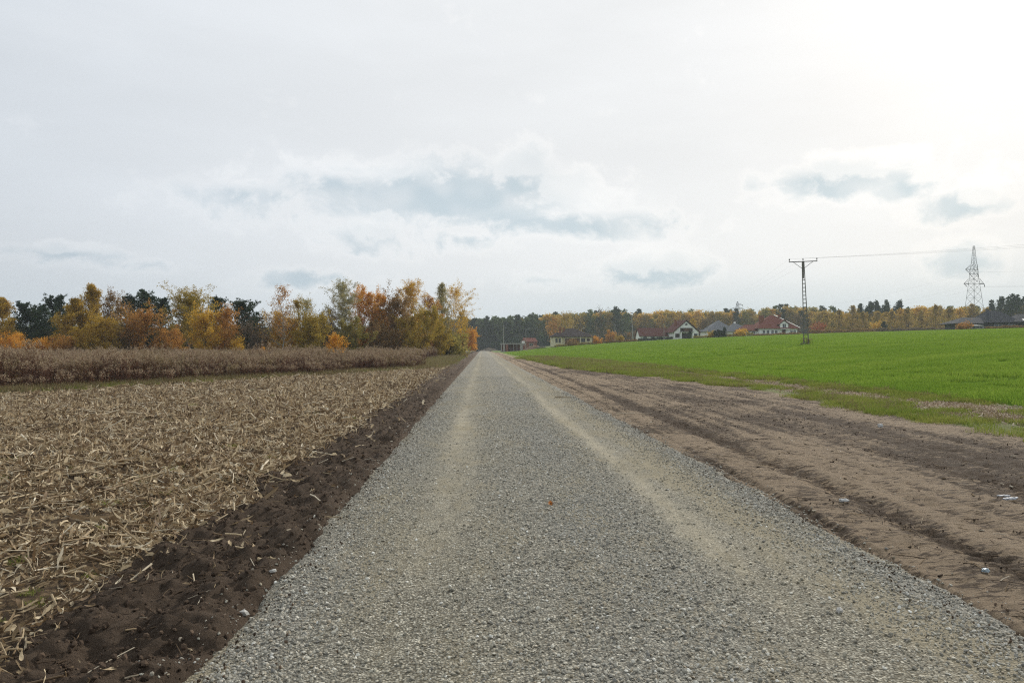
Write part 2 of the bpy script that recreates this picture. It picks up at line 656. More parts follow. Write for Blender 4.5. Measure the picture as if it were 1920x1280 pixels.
def road_color(t):
    p = t.pos()
    cell = t.node('ShaderNodeTexVoronoi', feature='F1')
    t.l.new(p, cell.inputs['Vector'])
    cell.inputs['Scale'].default_value = 62
    rnd = t.xyz(cell.outputs['Color'])[0]
    st = t.ramp(rnd, [(0.0, (0.159, 0.150, 0.121)), (0.45, (0.273, 0.258, 0.204)), (0.8, (0.400, 0.376, 0.298)), (1.0, (0.635, 0.600, 0.491))])
    c = t.mix(t.smooth(cell.outputs['Distance'], 0.35, 0.7), st, (0.108, 0.096, 0.068))
    co = t.attr('coarse')
    c = t.mix(t.m('MULTIPLY', co, 0.4), c, t.mix(rnd, (0.159, 0.159, 0.147), (0.381, 0.372, 0.337)))
    sand = soil_col(t, (0.330, 0.290, 0.205), (0.546, 0.485, 0.351), 5)
    dn = t.m('ADD', t.attr('dust'), t.m('MULTIPLY', t.m('SUBTRACT', t.noise(t.vm('MULTIPLY', p, (1.0, 0.5, 1.0)), 6, 6, 0.75), 0.5), 1.1))
    c = t.mix(t.smooth(dn, 0.15, 0.95, 0.0, 0.9), c, sand)
    och = t.smooth(t.m('ADD', t.noise(t.vm('MULTIPLY', p, (1.0, 0.3, 1.0)), 1.5, 6, 0.7), t.m('MULTIPLY', t.attr('ochre'), 0.18)), 0.46, 0.68, 0.0, 0.6)
    return t.mix(och, c, soil_col(t, (0.191, 0.160, 0.094), (0.343, 0.290, 0.181), 9))


def road_bump(t):
    cell = t.vor(t.pos(), 62, 'F1')
    return t.bump(t.m('SUBTRACT', t.noise(t.pos(), 90, 3), t.m('MULTIPLY', cell, 1.2)), 0.8, 0.012)


M_road = pbr('gravel_road', road_color, 0.9, 0.2, road_bump)


def wheat_col(t):
    p = t.pos()
    a = t.noise(t.vm('MULTIPLY', p, (0.25, 1.0, 1.0)), 0.16, 5, 0.6)
    b = t.noise(p, 2.2, 5, 0.7)
    f = t.m('ADD', t.m('MULTIPLY', a, 0.55), t.m('MULTIPLY', b, 0.45))
    g = t.ramp(f, [(0.3, (0.10, 0.18, 0.024)), (0.55, (0.155, 0.255, 0.034)), (0.75, (0.21, 0.315, 0.05))])
    return t.mix(t.m('MULTIPLY', t.attr('track'), 0.8), g, (0.06, 0.07, 0.025))


M_wheatground = pbr('wheat_ground', wheat_col, 1.0, 0.0, lambda t: t.bump(t.noise(t.pos(), 9, 6, 0.75), 1.0, 0.12))
M_far_floor = mottled('meadow_floor', (0.16, 0.21, 0.06), 0.35, 0.2, 0.95, 0.1)

# ------------------------------------------------------------------ ground sheet to the horizon
ry = np.concatenate([np.linspace(-60, 0, 13)[:-1], geo(0.5, 6000, 1.05) - 0.5])
rx = np.concatenate([-geo(1, 4000, 1.07)[::-1], geo(1, 4000, 1.07)])
GX, GY = np.meshgrid(rx, ry)
grid_patch('ground', GX, GY, terrain(GX, GY) - 0.16 - 0.0004 * np.maximum(GY, 0), M_ground)

# ------------------------------------------------------------------ gravel road
ROAD_L, ROAD_R = -1.40, 3.10
ry = geo(1.4, 430, 1.0065)
rx = np.linspace(ROAD_L - 0.35, ROAD_R + 0.35, 150)
X, Y = np.meshgrid(rx, ry)


def road_h(x, y):
    c = (x - 0.85) / 2.25
    h = 0.055 - 0.035 * c * c
    for cx, w, dp in ((-0.45, 0.24, 0.016), (1.75, 0.26, 0.02), (0.45, 0.18, 0.008), (2.55, 0.2, 0.008)):
        h = h - dp * np.exp(-((x - cx - 0.12 * (vnoise(y * 0.12, y * 0 + cx, 5) - 0.5)) / w) ** 2)
    h = h + 0.022 * (fbm(x * 1.6, y * 1.1, 4, 3) - 0.5) + 0.010 * (fbm(x * 14, y * 14, 3, 9) - 0.5)
    e = np.minimum(x - (ROAD_L + 0.22 * (fbm(y * 1.3, y * 0, 4, 21, 0.65) - 0.5)), (ROAD_R + 0.22 * (fbm(y * 1.3, y * 0 + 9, 4, 22, 0.65) - 0.5)) - x)
    return terrain(x, y) + h - 0.14 * sstep(-e, 0.0, 0.3)


def band(x, y, cx, w):
    cc = cx + 0.12 * (vnoise(y * 0.10, y * 0 + cx, 5) - 0.5) + 0.06 * (fbm(y * 0.5, y * 0 + cx, 3, 33) - 0.5)
    return np.exp(-np.abs((x - cc) / w) ** 2.2)


def road_dust(x, y):
    d = 0.0
    for cx, w, s in ((1.84, 0.2, 0.46), (2.2, 0.36, 0.32), (-0.48, 0.28, 0.5), (-0.1, 0.16, 0.2), (0.45, 0.2, 0.12)):
        d = d + s * band(x, y, cx, w) * (0.45 + 1.0 * fbm(x * 1.2, y * 0.22, 5, 31, 0.6))
    return np.clip(d * (0.45 + 0.55 * sstep(y, 3.6, 6.5)), 0, 1)


def road_coarse(x, y):
    c = 0.35 + 0.55 * band(x, y, 0.95, 0.5) + 0.4 * band(x, y, -1.25, 0.25) + 0.65 * band(x, y, 3.0, 0.25)
    c = c - 0.35 * band(x, y, -0.4, 0.35) - 0.4 * band(x, y, 2.1, 0.4)
    return np.clip(c * (0.35 + 1.3 * fbm(x * 1.1, y * 0.45, 4, 34)), 0, 1)


grid_patch('gravel_road', X, Y, road_h(X, Y), M_road, {'dust': road_dust(X, Y), 'coarse': road_coarse(X, Y), 'ochre': band(X, Y, 2.6, 0.3)})

# ------------------------------------------------------------------ ploughed soil strip on the left of the road
ry = geo(1.6, 300, 1.0055)
rx = np.linspace(-4.3, -1.08, 120)
X, Y = np.meshgrid(rx, ry)


def soil_h(x, y):
    wob = 0.42 * (fbm(y * 0.9, y * 0, 4, 41) - 0.5) + 0.12 * np.maximum(y - 14, 0) ** 0.5 * 0.45
    left = sstep(x, -2.95 - wob, -2.5 - wob)
    right = 1 - sstep(x, -1.56, -1.28 + 0.1 * (fbm(y * 2.2, y * 0, 3, 42) - 0.5))
    ridge = 1 - np.abs(2 * fbm(x * 2.3, y * 2.0, 4, 43) - 1) * 1.6
    lump = 0.07 * ridge + 0.24 * (fbm(x * 3.0, y * 3.0, 5, 44, 0.62) - 0.5) + 0.075 * (fbm(x * 13, y * 15, 4, 45, 0.62) - 0.5)
    return terrain(x, y) - 0.09 + left * right * (0.12 + lump)


grid_patch('soil_strip', X, Y, soil_h(X, Y), M_soil)

# ------------------------------------------------------------------ stubble field
ry = geo(2.0, 95, 1.0078)
a = np.linspace(0, 1, 270) ** 1.15
Y, A = np.meshgrid(ry, a, indexing='ij')
X = -2.0 - A * (Y * 0.86 + 3)


def stub_h(x, y):
    rows = 0.03 * np.sin((x * 0.92 - y * 0.39) * 2 * np.pi / 0.75)
    return terrain(x, y) - 0.02 + rows * sstep(-x, 2.4, 4) + 0.11 * (fbm(x * 1.3, y * 1.3, 4, 51) - 0.5) + 0.05 * (fbm(x * 7, y * 7, 4, 52) - 0.5) - 0.12 * sstep(x, -2.5, -2.1)


grid_patch('stubble_field', X, Y, stub_h(X, Y), M_stub)

# ------------------------------------------------------------------ bare dirt verge with wheel ruts, right of the road
ry = geo(2.2, 330, 1.0068)
rx = np.concatenate([np.linspace(2.75, 5.2, 115), np.linspace(5.2, 14.8, 150)[1:]])
X, Y = np.meshgrid(rx, ry)
RUTS = ((3.24, 0.06, 0.03, 0.35), (4.15, 0.22, 0.042, 0.85), (4.85, 0.14, 0.018, 0.4), (5.3, 0.09, 0.02, 0.45), (5.75, 0.08, 0.016, 0.4), (7.05, 0.1, 0.02, 0.4), (8.5, 0.16, 0.02, 0.5), (6.35, 0.4, 0.03, 0.55), (7.7, 0.4, 0.02, 0.55))


def rut_x(cx, y):
    return cx + 0.35 * (fbm(y * 0.09, y * 0 + cx * 3.1, 3, 61) - 0.5) + 0.02 * np.clip(y - 12, -10, 20)


def dirt_h(x, y):
    h = 0.0
    for cx, w, dp, s in RUTS:
        q = (x - rut_x(cx, y)) / w
        tread = 1 + 0.5 * np.sin(y * 2 * np.pi / 0.16 + 2.0 * np.abs(q)) * (np.abs(q) < 1.2)
        brk = 0.15 + 1.5 * fbm(x * 0.5 + cx, y * 0.35, 4, 165)
        h = h - dp * brk * np.exp(-q ** 2) * tread + dp * 0.3 * brk * np.exp(-((np.abs(q) - 1.5) / 0.4) ** 2)
    h = h + 0.05 * (fbm(x * 1.0, y * 0.7, 4, 62) - 0.5) + 0.05 * (fbm(x * 5, y * 5, 5, 63, 0.6) - 0.5) * (0.35 + 1.3 * dirt_wet(x, y)) + 0.04 * (fbm(x * 8, y * 20, 4, 64, 0.62) - 0.5)
    ridge = 0.025 * np.exp(-((x - 3.6) / 0.4) ** 2)
    return terrain(x, y) + 0.015 + h + ridge - 0.12 * sstep(-x, -3.15, -2.85) - 0.1 * sstep(x, 14.1, 14.6) - 0.3 * sstep(x, 14.0 - 7.0 * sstep(y, 60, 170), 14.6 - 7.0 * sstep(y, 60, 170)) * sstep(y, 40, 60)


def dirt_wet(x, y):
    w = 0.0
    for cx, ww, dp, s in RUTS:
        w = w + s * np.exp(-((x - rut_x(cx, y)) / (ww * 1.15)) ** 2) * (0.25 + 1.35 * fbm(x * 0.3 + cx, y * 0.25, 4, 65))
    w = w + 1.7 * (fbm(x * 0.9, y * 0.4, 5, 66, 0.66) - 0.47) + 0.2 * sstep(x, 5.0, 7.5)
    return np.clip(w, 0, 1)


def dirt_green(x, y):
    e = 9.7 + 1.1 * (fbm(y * 0.3, y * 0, 3, 67) - 0.5) + 0.9 * sstep(y, 14, 26) - 3.8 * sstep(y, 30, 62)
    g = sstep(x, e - 0.5, e + 0.7) * (1 - 0.9 * np.exp(-((x - 12.6 - 0.8 * (fbm(y * 0.25, y * 0, 3, 68) - 0.5)) / 0.95) ** 2) * (1 - sstep(y, 45, 80)))
    return np.clip(np.maximum(g * (0.65 + 0.5 * fbm(x * 0.7, y * 0.5, 4, 69)), sstep(y, 100, 140) * sstep(x, 4.5, 6.5)), 0, 1)


grid_patch('dirt_verge', X, Y, dirt_h(X, Y), M_dirt, {'wet': dirt_wet(X, Y), 'green': dirt_green(X, Y)})

# ------------------------------------------------------------------ young wheat field
ry = geo(8, 265, 1.012)
a = np.linspace(0, 1, 170) ** 1.2
Y, A = np.meshgrid(ry, a, indexing='ij')
X = 13.9 - 7.0 * sstep(Y, 60, 170) + A * (Y * 0.95 + 20)


def wheat_h(x, y):
    return terrain(x, y) + 0.05 + 0.1 * (fbm(x * 0.3, y * 0.3, 4, 71) - 0.5) - 0.2 * sstep(-x, -14.4, -13.95) * (1 - sstep(y, 55, 75))


def tram(x, y):
    q = (x - 17.0 + 0.6 * (fbm(y * 0.1, y * 0, 3, 94) - 0.5)) % 21
    return np.maximum(np.exp(-((q - 0.2) / 0.28) ** 2), np.exp(-((q - 2.1) / 0.24) ** 2))


grid_patch('wheat_field', X, Y, wheat_h(X, Y) - 0.05 * tram(X, Y), M_wheatground, {'track': tram(X, Y)})
ry = geo(262, 430, 1.03)
a = np.linspace(0, 1, 120)
Y, A = np.meshgrid(ry, a, indexing='ij')
X = 4.2 + A * (Y * 0.95)
grid_patch('house_plots', X, Y, terrain(X, Y) + 0.04, M_far_floor)
# rough grass under the trees on the left of the road
ry = geo(24, 420, 1.03)
a = np.linspace(0, 1, 120)
Y, A = np.meshgrid(ry, a, indexing='ij')
X = -3.6 - A * (Y * 0.95)
grid_patch('rough_meadow', X, Y, terrain(X, Y) - 0.12 + 0.35 * sstep(Y, 62, 120), mottled('rough_meadow', (0.13, 0.11, 0.05), 0.45, 0.5, 0.95, 0.1))

# ------------------------------------------------------------------ stones of the gravel
def stone_proto(seed):
    rng = np.random.default_rng(seed)
    import bmesh
    bm = bmesh.new()
    bmesh.ops.create_icosphere(bm, subdivisions=1, radius=0.5)
    sc = np.array([1.0, rng.uniform(0.55, 0.9), rng.uniform(0.35, 0.6)])
    for v in bm.verts:
        k = 1 + 0.38 * (rng.random() - 0.5)
        v.co = Vector((v.co.x * sc[0] * k, v.co.y * sc[1] * k, v.co.z * sc[2] * k))
    for _ in range(3):
        nv = Vector(rng.normal(size=3)).normalized()
        for v in bm.verts:
            d = v.co.dot(nv) - 0.27
            if d > 0:
                v.co -= nv * d
    bmesh.ops.dissolve_degenerate(bm, dist=0.01, edges=bm.edges)
    me = bpy.data.meshes.new('stone')
    bm.to_mesh(me)
    bm.free()
    return me


def stone_color(t):
    r = t.node('ShaderNodeObjectInfo').outputs['Random']
    c = t.ramp(r, [(0.0, (0.140, 0.133, 0.113)), (0.3, (0.250, 0.235, 0.188)), (0.6, (0.348, 0.326, 0.258)), (0.84, (0.488, 0.461, 0.371)), (0.95, (0.683, 0.652, 0.548)), (1.0, (0.850, 0.850, 0.791))])
    co = t.attr('coarse', 'INSTANCER')
    c = t.mix(t.m('MULTIPLY', co, 0.45), c, t.mix(t.m('FRACT', t.m('MULTIPLY', r, 17.3)), (0.146, 0.149, 0.145), (0.512, 0.502, 0.452)))
    warm = t.smooth(t.m('FRACT', t.m('MULTIPLY', r, 37.7)), 0.8, 0.95, 0.0, 0.5)
    c = t.mix(warm, c, (0.378, 0.294, 0.186))
    return t.mix(t.m('MULTIPLY', t.attr('dust', 'INSTANCER'), 0.85), c, (0.488, 0.438, 0.328))


M_stone = pbr('crushed_stone', stone_color, 0.8, 0.3)
rng = np.random.default_rng(11)
st_protos = [stone_proto(100 + i) for i in range(14)]
for me in st_protos:
    me.materials.append(M_stone)
pts = []
for (y0, y1, dens, s0, s1) in ((2.4, 5, 3900, 0.009, 0.035), (5, 8, 3000, 0.010, 0.036), (8, 12, 1800, 0.012, 0.039), (12, 18, 850, 0.016, 0.044), (18, 27, 320, 0.02, 0.046), (27, 42, 80, 0.024, 0.05)):
    n = int((ROAD_R - ROAD_L + 0.6) * (y1 - y0) * dens)
    x = rng.uniform(ROAD_L - 0.3, ROAD_R + 0.3, n)
    y = rng.uniform(y0, y1, n)
    co = road_coarse(x, y)
    s = s0 + (s1 - s0) * rng.random(n) ** (4.2 - 2.2 * co)
    el = x - (ROAD_L + 0.22 * (fbm(y * 1.3, y * 0, 4, 21, 0.65) - 0.5))
    er = (ROAD_R + 0.22 * (fbm(y * 1.3, y * 0 + 9, 4, 22, 0.65) - 0.5)) - x
    edge = np.minimum(el, er)
    du = road_dust(x, y)
    keep = rng.random(n) < np.clip(0.45 + 0.75 * co - 0.75 * du, 0.06, 1) * np.where(edge < 0.02, 0.4 * np.exp((edge - 0.02) / 0.10), 1)
    keep &= in_view(x, y, 0.12)
    pts.append(np.stack([x, y, s, du, co], axis=1)[keep])
pts = np.concatenate(pts)
n = len(pts)
zz = np.maximum(road_h(pts[:, 0], pts[:, 1]), np.where(pts[:, 0] < 0, soil_h(pts[:, 0], pts[:, 1]), dirt_h(pts[:, 0], pts[:, 1])))
zz = zz + pts[:, 2] * rng.uniform(-0.05, 0.24, n)
rot = np.stack([rng.normal(0, 0.5, n), rng.normal(0, 0.5, n), rng.uniform(0, 6.28, n)], axis=1)
scatter('gravel', st_protos, np.stack([pts[:, 0], pts[:, 1], zz], axis=1), rot, pts[:, 2], rng.integers(0, 14, n),
        extra={'dust': np.clip(pts[:, 3] + rng.normal(0, 0.15, n), 0, 1), 'coarse': pts[:, 4]}, label='grey crushed stone gravel covering the road', cat='gravel')
N_GRAVEL = n

# ------------------------------------------------------------------ maize litter on the stubble
def strip_proto(seed, L, Wd, curl, seg=7, fold=0.25):
    rng = np.random.default_rng(seed)
    t = np.linspace(0, 1, seg + 1)
    ang = np.cumsum(np.concatenate([[0], rng.normal(curl, 0.35, seg)])) / seg * 2.2
    yaw = np.cumsum(rng.normal(0, 0.25, seg + 1)) / 2
    p = np.zeros((seg + 1, 3))
    for i in range(seg):
        p[i + 1] = p[i] + L / seg * np.array([math.cos(ang[i]) * math.cos(yaw[i]), math.cos(ang[i]) * math.sin(yaw[i]), math.sin(ang[i])])
    p -= p.mean(axis=0)
    w = Wd * 0.5 * (np.sin(np.pi * (0.12 + 0.85 * t)) ** 0.6)
    tw = np.cumsum(rng.normal(0, 0.5, seg + 1))
    V = []
    for i in range(seg + 1):
        c, s = math.cos(tw[i]), math.sin(tw[i])
        side = np.array([-math.sin(yaw[i]) * c, math.cos(yaw[i]) * c, s])
        V += [p[i] - side * w[i], p[i] + np.array([0, 0, -fold * w[i]]), p[i] + side * w[i]]
    F = []
    for i in range(seg):
        for k in (0, 1):
            F.append((3 * i + k, 3 * i + k + 1, 3 * i + k + 4, 3 * i + k + 3))
    return np_mesh('leaf', np.array(V), np.array(F), {'tint': np.repeat(rng.random(seg + 1) * 0.4, 3)}, True)


def stalk_proto(seed, L, r):
    rng = np.random.default_rng(seed)
    P = np.array([[-L / 2, 0, 0], [-L * 0.1, rng.normal(0, 0.03 * L), rng.normal(0, 0.02 * L)], [L / 2, 0, rng.normal(0, 0.03 * L)]])
    V, F = prisms(P[:-1], P[1:], [r, r * 0.9], [r * 0.9, r * 0.75], 6)
    return np_mesh('stalk', V, F, {'tint': np.full(len(V), 0.35 + 0.3 * rng.random())}, True)


def litter_color(t):
    r = t.node('ShaderNodeObjectInfo').outputs['Random']
    f = t.m('ADD', t.m('MULTIPLY', r, 0.8), t.m('MULTIPLY', t.attr('tint'), 0.35))
    c = t.ramp(f, [(0.0, (0.08, 0.052, 0.032)), (0.3, (0.23, 0.155, 0.085)), (0.55, (0.42, 0.315, 0.185)), (0.76, (0.66, 0.54, 0.35)), (1.0, (0.85, 0.78, 0.62))])
    return t.mix(t.smooth(t.noise(t.pos(), 40, 4), 0.45, 0.75, 0.0, 0.5), c, (0.12, 0.08, 0.045))


def thin_mat(name, cf, trans):
    m, t, out = new_mat(name)
    c = cf(t)
    d = t.node('ShaderNodeBsdfPrincipled')
    d.inputs['Roughness'].default_value = 0.65
    d.inputs['Specular IOR Level'].default_value = 0.25
    tr = t.node('ShaderNodeBsdfTranslucent')
    mx = t.node('ShaderNodeMixShader')
    mx.inputs[0].default_value = trans
    t.l.new(c, d.inputs[0])
    t.l.new(c, tr.inputs[0])
    t.l.new(d.outputs[0], mx.inputs[1])
    t.l.new(tr.outputs[0], mx.inputs[2])
    t.l.new(mx.outputs[0], out.inputs[0])
    return m


M_litter = thin_mat('maize_litter', litter_color, 0.25)
lit = [strip_proto(200 + i, rr, ww, cc) for i, (rr, ww, cc) in enumerate(
    [(0.16, 0.03, 0.2), (0.24, 0.036, 0.5), (0.12, 0.045, 0.9), (0.32, 0.03, 0.1), (0.11, 0.02, 0.3), (0.18, 0.055, 1.4), (0.14, 0.045, -0.6), (0.36, 0.042, 0.7), (0.09, 0.04, 1.2), (0.22, 0.018, -0.3)])]
lit += [stalk_proto(230 + i, L, r) for i, (L, r) in enumerate([(0.28, 0.010), (0.4, 0.012), (0.18, 0.010), (0.5, 0.009), (0.22, 0.005), (0.35, 0.004)])]
for me in lit:
    me.materials.append(M_litter)
rng = np.random.default_rng(21)
WEED_P0, WEED_U = np.array([-17.7, 27.5]), np.array([0.381, 0.925])
WEED_N = np.array([-0.925, 0.381])


def weed_t(x, y):
    """signed distance behind the front line of the dry weeds"""
    return (x - WEED_P0[0]) * WEED_N[0] + (y - WEED_P0[1]) * WEED_N[1]


pts = []
for (y0, y1, dens, s) in ((3, 6, 720, 0.56), (6, 9, 640, 0.66), (9, 16, 500, 0.82), (16, 28, 300, 1.05), (28, 62, 130, 1.4)):
    n = int((y1 * 0.78 + 1 - 1.6) * (y1 - y0) * dens)
    x = rng.uniform(-(y1 * 0.78 + 1), -1.6, n)
    y = rng.uniform(y0, y1, n)
    wob = 0.42 * (fbm(y * 0.9, y * 0, 4, 41) - 0.5) + 0.12 * np.maximum(y - 14, 0) ** 0.5 * 0.45
    edge = -2.55 - wob - x
    p = np.where(edge > 0, 1.0, 0.012 + 0.5 * np.exp(edge / 0.12)) * np.clip(3.6 * fbm(x * 1.1, y * 1.1, 5, 82, 0.66) - 1.0, 0.08, 1)
    keep = (rng.random(n) < p) & in_view(x, y, 0.1) & (weed_t(x, y) < 0.3)
    k = np.stack([x, y, np.full(n, s) * (0.5 + 0.75 * rng.random(n) + 0.9 * rng.random(n) ** 8)], axis=1)[keep]
    pts.append(k)
pts = np.concatenate(pts)
n = len(pts)
zz = np.maximum(stub_h(pts[:, 0], pts[:, 1]), soil_h(pts[:, 0], pts[:, 1])) + rng.exponential(0.018, n) + 0.006
tilt = np.abs(rng.normal(0, 0.28, n)) * rng.choice([-1, 1], n)
rot = np.stack([rng.normal(0, 0.3, n), tilt, rng.uniform(0, 6.28, n)], axis=1)
wts = np.array([3, 3, 3, 3, 4, 3, 3, 3.2, 4, 3, 1.6, 1.3, 1.6, 0.9, 2.4, 2.0])
scatter('maize_litter', lit, np.stack([pts[:, 0], pts[:, 1], zz], axis=1), rot, pts[:, 2], rng.choice(16, n, p=wts / wts.sum()),
        label='dry broken maize leaves and stalks strewn over the stubble field', cat='crop litter')
# standing stubs in rows
x0 = np.arange(-70, -2.7, 0.75)
sx, sy = [], []
for k in range(-10, 110):
    off = k * 0.75
    s = np.arange(0, 90, 0.24)
    bx = -2.0 - off * 0.925 + s * 0.381
    by = off * 0.381 + s * 0.925
    sx.append(bx)
    sy.append(by)
sx, sy = np.concatenate(sx), np.concatenate(sy)
sx = sx + rng.normal(0, 0.05, len(sx))
sy = sy + rng.normal(0, 0.08, len(sy))
keep = (sx < -2.9 - 0.1 * np.maximum(sy - 14, 0) ** 0.5) & (sy > 3) & (sy < 60) & (weed_t(sx, sy) < 0) & in_view(sx, sy) & (rng.random(len(sx)) < 0.4)
sx, sy = sx[keep], sy[keep]
n = len(sx)
rot = np.stack([rng.normal(0, 0.35, n), -1.57 + rng.normal(0, 0.4, n), rng.uniform(0, 6.28, n)], axis=1)
scatter('standing_stubs', lit[10:14], np.stack([sx, sy, stub_h(sx, sy) + 0.05], axis=1), rot, rng.uniform(0.5, 1.0, n), rng.integers(0, 3, n),
        label='short cut maize stubs standing in rows on the field', cat='crop stubs')

# ------------------------------------------------------------------ clods and crumbs
clod_col = lambda t: t.mix(t.node('ShaderNodeObjectInfo').outputs['Random'], (0.04, 0.028, 0.02), (0.13, 0.092, 0.064))
M_clod = pbr('soil_crumb', clod_col, 0.95, 0.1)
cl = [stone_proto(300 + i) for i in range(6)]
for me in cl:
    me.materials.append(M_clod)
rng = np.random.default_rng(31)
P_, S_ = [], []
n = 26000
x = rng.uniform(-3.2, -1.35, n)
y = 2.6 + 27 * rng.random(n) ** 1.7
s = 0.006 + 0.05 * rng.random(n) ** 6
P_.append(np.stack([x, y, soil_h(x, y) + s * 0.15], axis=1))
S_.append(s)
n = 5200
x = np.where(rng.random(n) < 0.5, ROAD_L + rng.exponential(0.14, n), ROAD_R - rng.exponential(0.16, n))
y = 2.8 + 24 * rng.random(n) ** 1.5
s = 0.006 + 0.022 * rng.random(n) ** 5
P_.append(np.stack([x, y, road_h(x, y) + 0.012 + s * 0.1], axis=1))
S_.append(s)
n = 110000
x = rng.uniform(3.1, 9.5, n)
y = 3.2 + 50 * rng.random(n) ** 1.5
w = dirt_wet(x, y)
keep = rng.random(n) < 0.015 + 1.3 * w * sstep(fbm(x * 1.6, y * 1.6, 4, 90, 0.6), 0.4, 0.65)
x, y = x[keep], y[keep]
s = (0.006 + 0.026 * rng.random(len(x)) ** 8) * (1 + 0.5 * (y > 15))
P_.append(np.stack([x, y, dirt_h(x, y) + s * 0.15], axis=1))
S_.append(s)
P_, S_ = np.concatenate(P_), np.concatenate(S_)
k = in_view(P_[:, 0], P_[:, 1])
P_, S_ = P_[k], S_[k]
n = len(P_)
scatter('soil_crumbs', cl, P_, rng.uniform(0, 6.28, (n, 3)), S_, rng.integers(0, 6, n), label='dark soil crumbs scattered over the verges', cat='soil crumbs')
# twigs, roots and pale crumbs of maize on the dirt
M_twig = pbr('twig', lambda t: t.ramp(t.node('ShaderNodeObjectInfo').outputs['Random'], [(0, (0.035, 0.025, 0.018)), (0.6, (0.09, 0.062, 0.04)), (0.82, (0.25, 0.18, 0.1)), (1, (0.55, 0.5, 0.4))]), 0.9, 0.1)
tw = [stalk_proto(330 + i, L, r) for i, (L, r) in enumerate([(0.14, 0.0025), (0.09, 0.0025), (0.22, 0.003), (0.06, 0.005), (0.05, 0.008)])]
for me in tw:
    me.materials.append(M_twig)
n = 3000
x = np.concatenate([rng.uniform(3.2, 10, n), rng.uniform(-2.8, -1.45, 700)])
y = np.concatenate([3.4 + 42 * rng.random(n) ** 1.4, 3 + 18 * rng.random(700)])
k = in_view(x, y)
x, y = x[k], y[k]
z = np.where(x > 0, dirt_h(x, y), soil_h(x, y)) + 0.008
n = len(x)
scatter('twigs', tw, np.stack([x, y, z], axis=1), np.stack([rng.normal(0, 0.2, n), rng.normal(0, 0.12, n), rng.uniform(0, 6.28, n)], axis=1),
        rng.uniform(0.5, 1.3, n), rng.integers(0, 5, n), label='small twigs, roots and maize crumbs on the bare dirt', cat='twigs')


# ------------------------------------------------------------------ grass and wheat
def grass_tile(seed, size, N, h, w, lean=0.5, hvar=0.35):
    rng = np.random.default_rng(seed)
    b = np.stack([rng.uniform(-size / 2, size / 2, N), rng.uniform(-size / 2, size / 2, N), np.zeros(N)], axis=1)
    H = h * (1 + rng.normal(0, hvar, N)).clip(0.3, 1.8)
    az = rng.uniform(0, 6.28, N)
    d = np.stack([np.cos(az), np.sin(az), np.zeros(N)], axis=1)
    s = np.stack([-np.sin(az + rng.normal(0, 0.8, N)), np.cos(az), np.zeros(N)], axis=1)
    ln = np.abs(rng.normal(0, lean, N))[:, None]
    mid = b + d * ln * H[:, None] * 0.35 + np.array([0, 0, 1]) * H[:, None] * 0.6
    tip = b + d * ln * H[:, None] * 1.0 + np.array([0, 0, 1]) * H[:, None] * np.clip(1.0 - 0.25 * ln, 0.35, 1)
    ww = w * rng.uniform(0.6, 1.2, N)[:, None]
    V = np.stack([b - s * ww / 2, b + s * ww / 2, mid + s * ww * 0.45, mid - s * ww * 0.45, tip + s * ww * 0.08, tip - s * ww * 0.08], axis=1).reshape(-1, 3)
    k = (np.arange(N) * 6)[:, None]
    F = np.concatenate([k + np.array([[0, 1, 2, 3]]), k + np.array([[3, 2, 4, 5]])])
    return np_mesh('grass', V, F, {'tint': np.repeat(rng.random(N), 6)})


def blade_mat(name, stops, trans=0.4, sc=0.35):
    m, t, out = new_mat(name)
    p = t.pos()
    n1 = t.noise(t.vm('MULTIPLY', p, (0.4, 1.0, 1.0)), sc, 4, 0.6)
    f = t.m('ADD', t.m('MULTIPLY', t.attr('tint'), 0.4), t.m('MULTIPLY', n1, 0.7))
    col = t.ramp(f, [(0.15 + 0.7 * i / (len(stops) - 1), c) for i, c in enumerate(stops)])
    d = t.node('ShaderNodeBsdfDiffuse')
    tr = t.node('ShaderNodeBsdfTranslucent')
    mx = t.node('ShaderNodeMixShader')
    mx.inputs[0].default_value = trans
    t.l.new(col, d.inputs[0])
    t.l.new(col, tr.inputs[0])
    t.l.new(d.outputs[0], mx.inputs[1])
    t.l.new(tr.outputs[0], mx.inputs[2])
    t.l.new(mx.outputs[0], out.inputs[0])
    return m


M_wheat = blade_mat('wheat_blade', [(0.10, 0.18, 0.024), (0.165, 0.275, 0.034), (0.23, 0.34, 0.048), (0.33, 0.41, 0.08)], 0.45, 0.3)
M_verge = blade_mat('verge_grass', [(0.12, 0.185, 0.03), (0.19, 0.255, 0.045), (0.27, 0.305, 0.065), (0.38, 0.35, 0.12)], 0.35, 0.8)
M_drygrass = blade_mat('dry_grass', [(0.11, 0.085, 0.04), (0.2, 0.155, 0.075), (0.30, 0.25, 0.14), (0.12, 0.13, 0.04)], 0.3, 0.5)
rng = np.random.default_rng(41)
wt = [grass_tile(400 + i, 0.62, 210, 0.13, 0.010, 0.6) for i in range(5)] + [grass_tile(410 + i, 3.4, 900, 0.15, 0.03, 0.6) for i in range(4)]
for me in wt:
    me.materials.append(M_wheat)
gx, gy = np.meshgrid(np.arange(13.9, 75, 0.43), np.arange(12, 75, 0.43))
x, y = gx.ravel() + rng.uniform(-0.17, 0.17, gx.size), gy.ravel() + rng.uniform(-0.17, 0.17, gx.size)
e = 14.1 + 0.9 * (fbm(y * 0.3, y * 0, 4, 91) - 0.4)
trk = (x - 17.0 + 0.6 * (fbm(y * 0.1, y * 0, 3, 94) - 0.5)) % 21
k = in_view(x, y, 0.05) & (x > e) & ~((trk < 0.55) | (np.abs(trk - 2.1) < 0.3)) & (fbm(x * 0.5, y * 0.5, 4, 88) > 0.3)
p1 = np.stack([x, y, wheat_h(x, y) - 0.01], axis=1)[k]
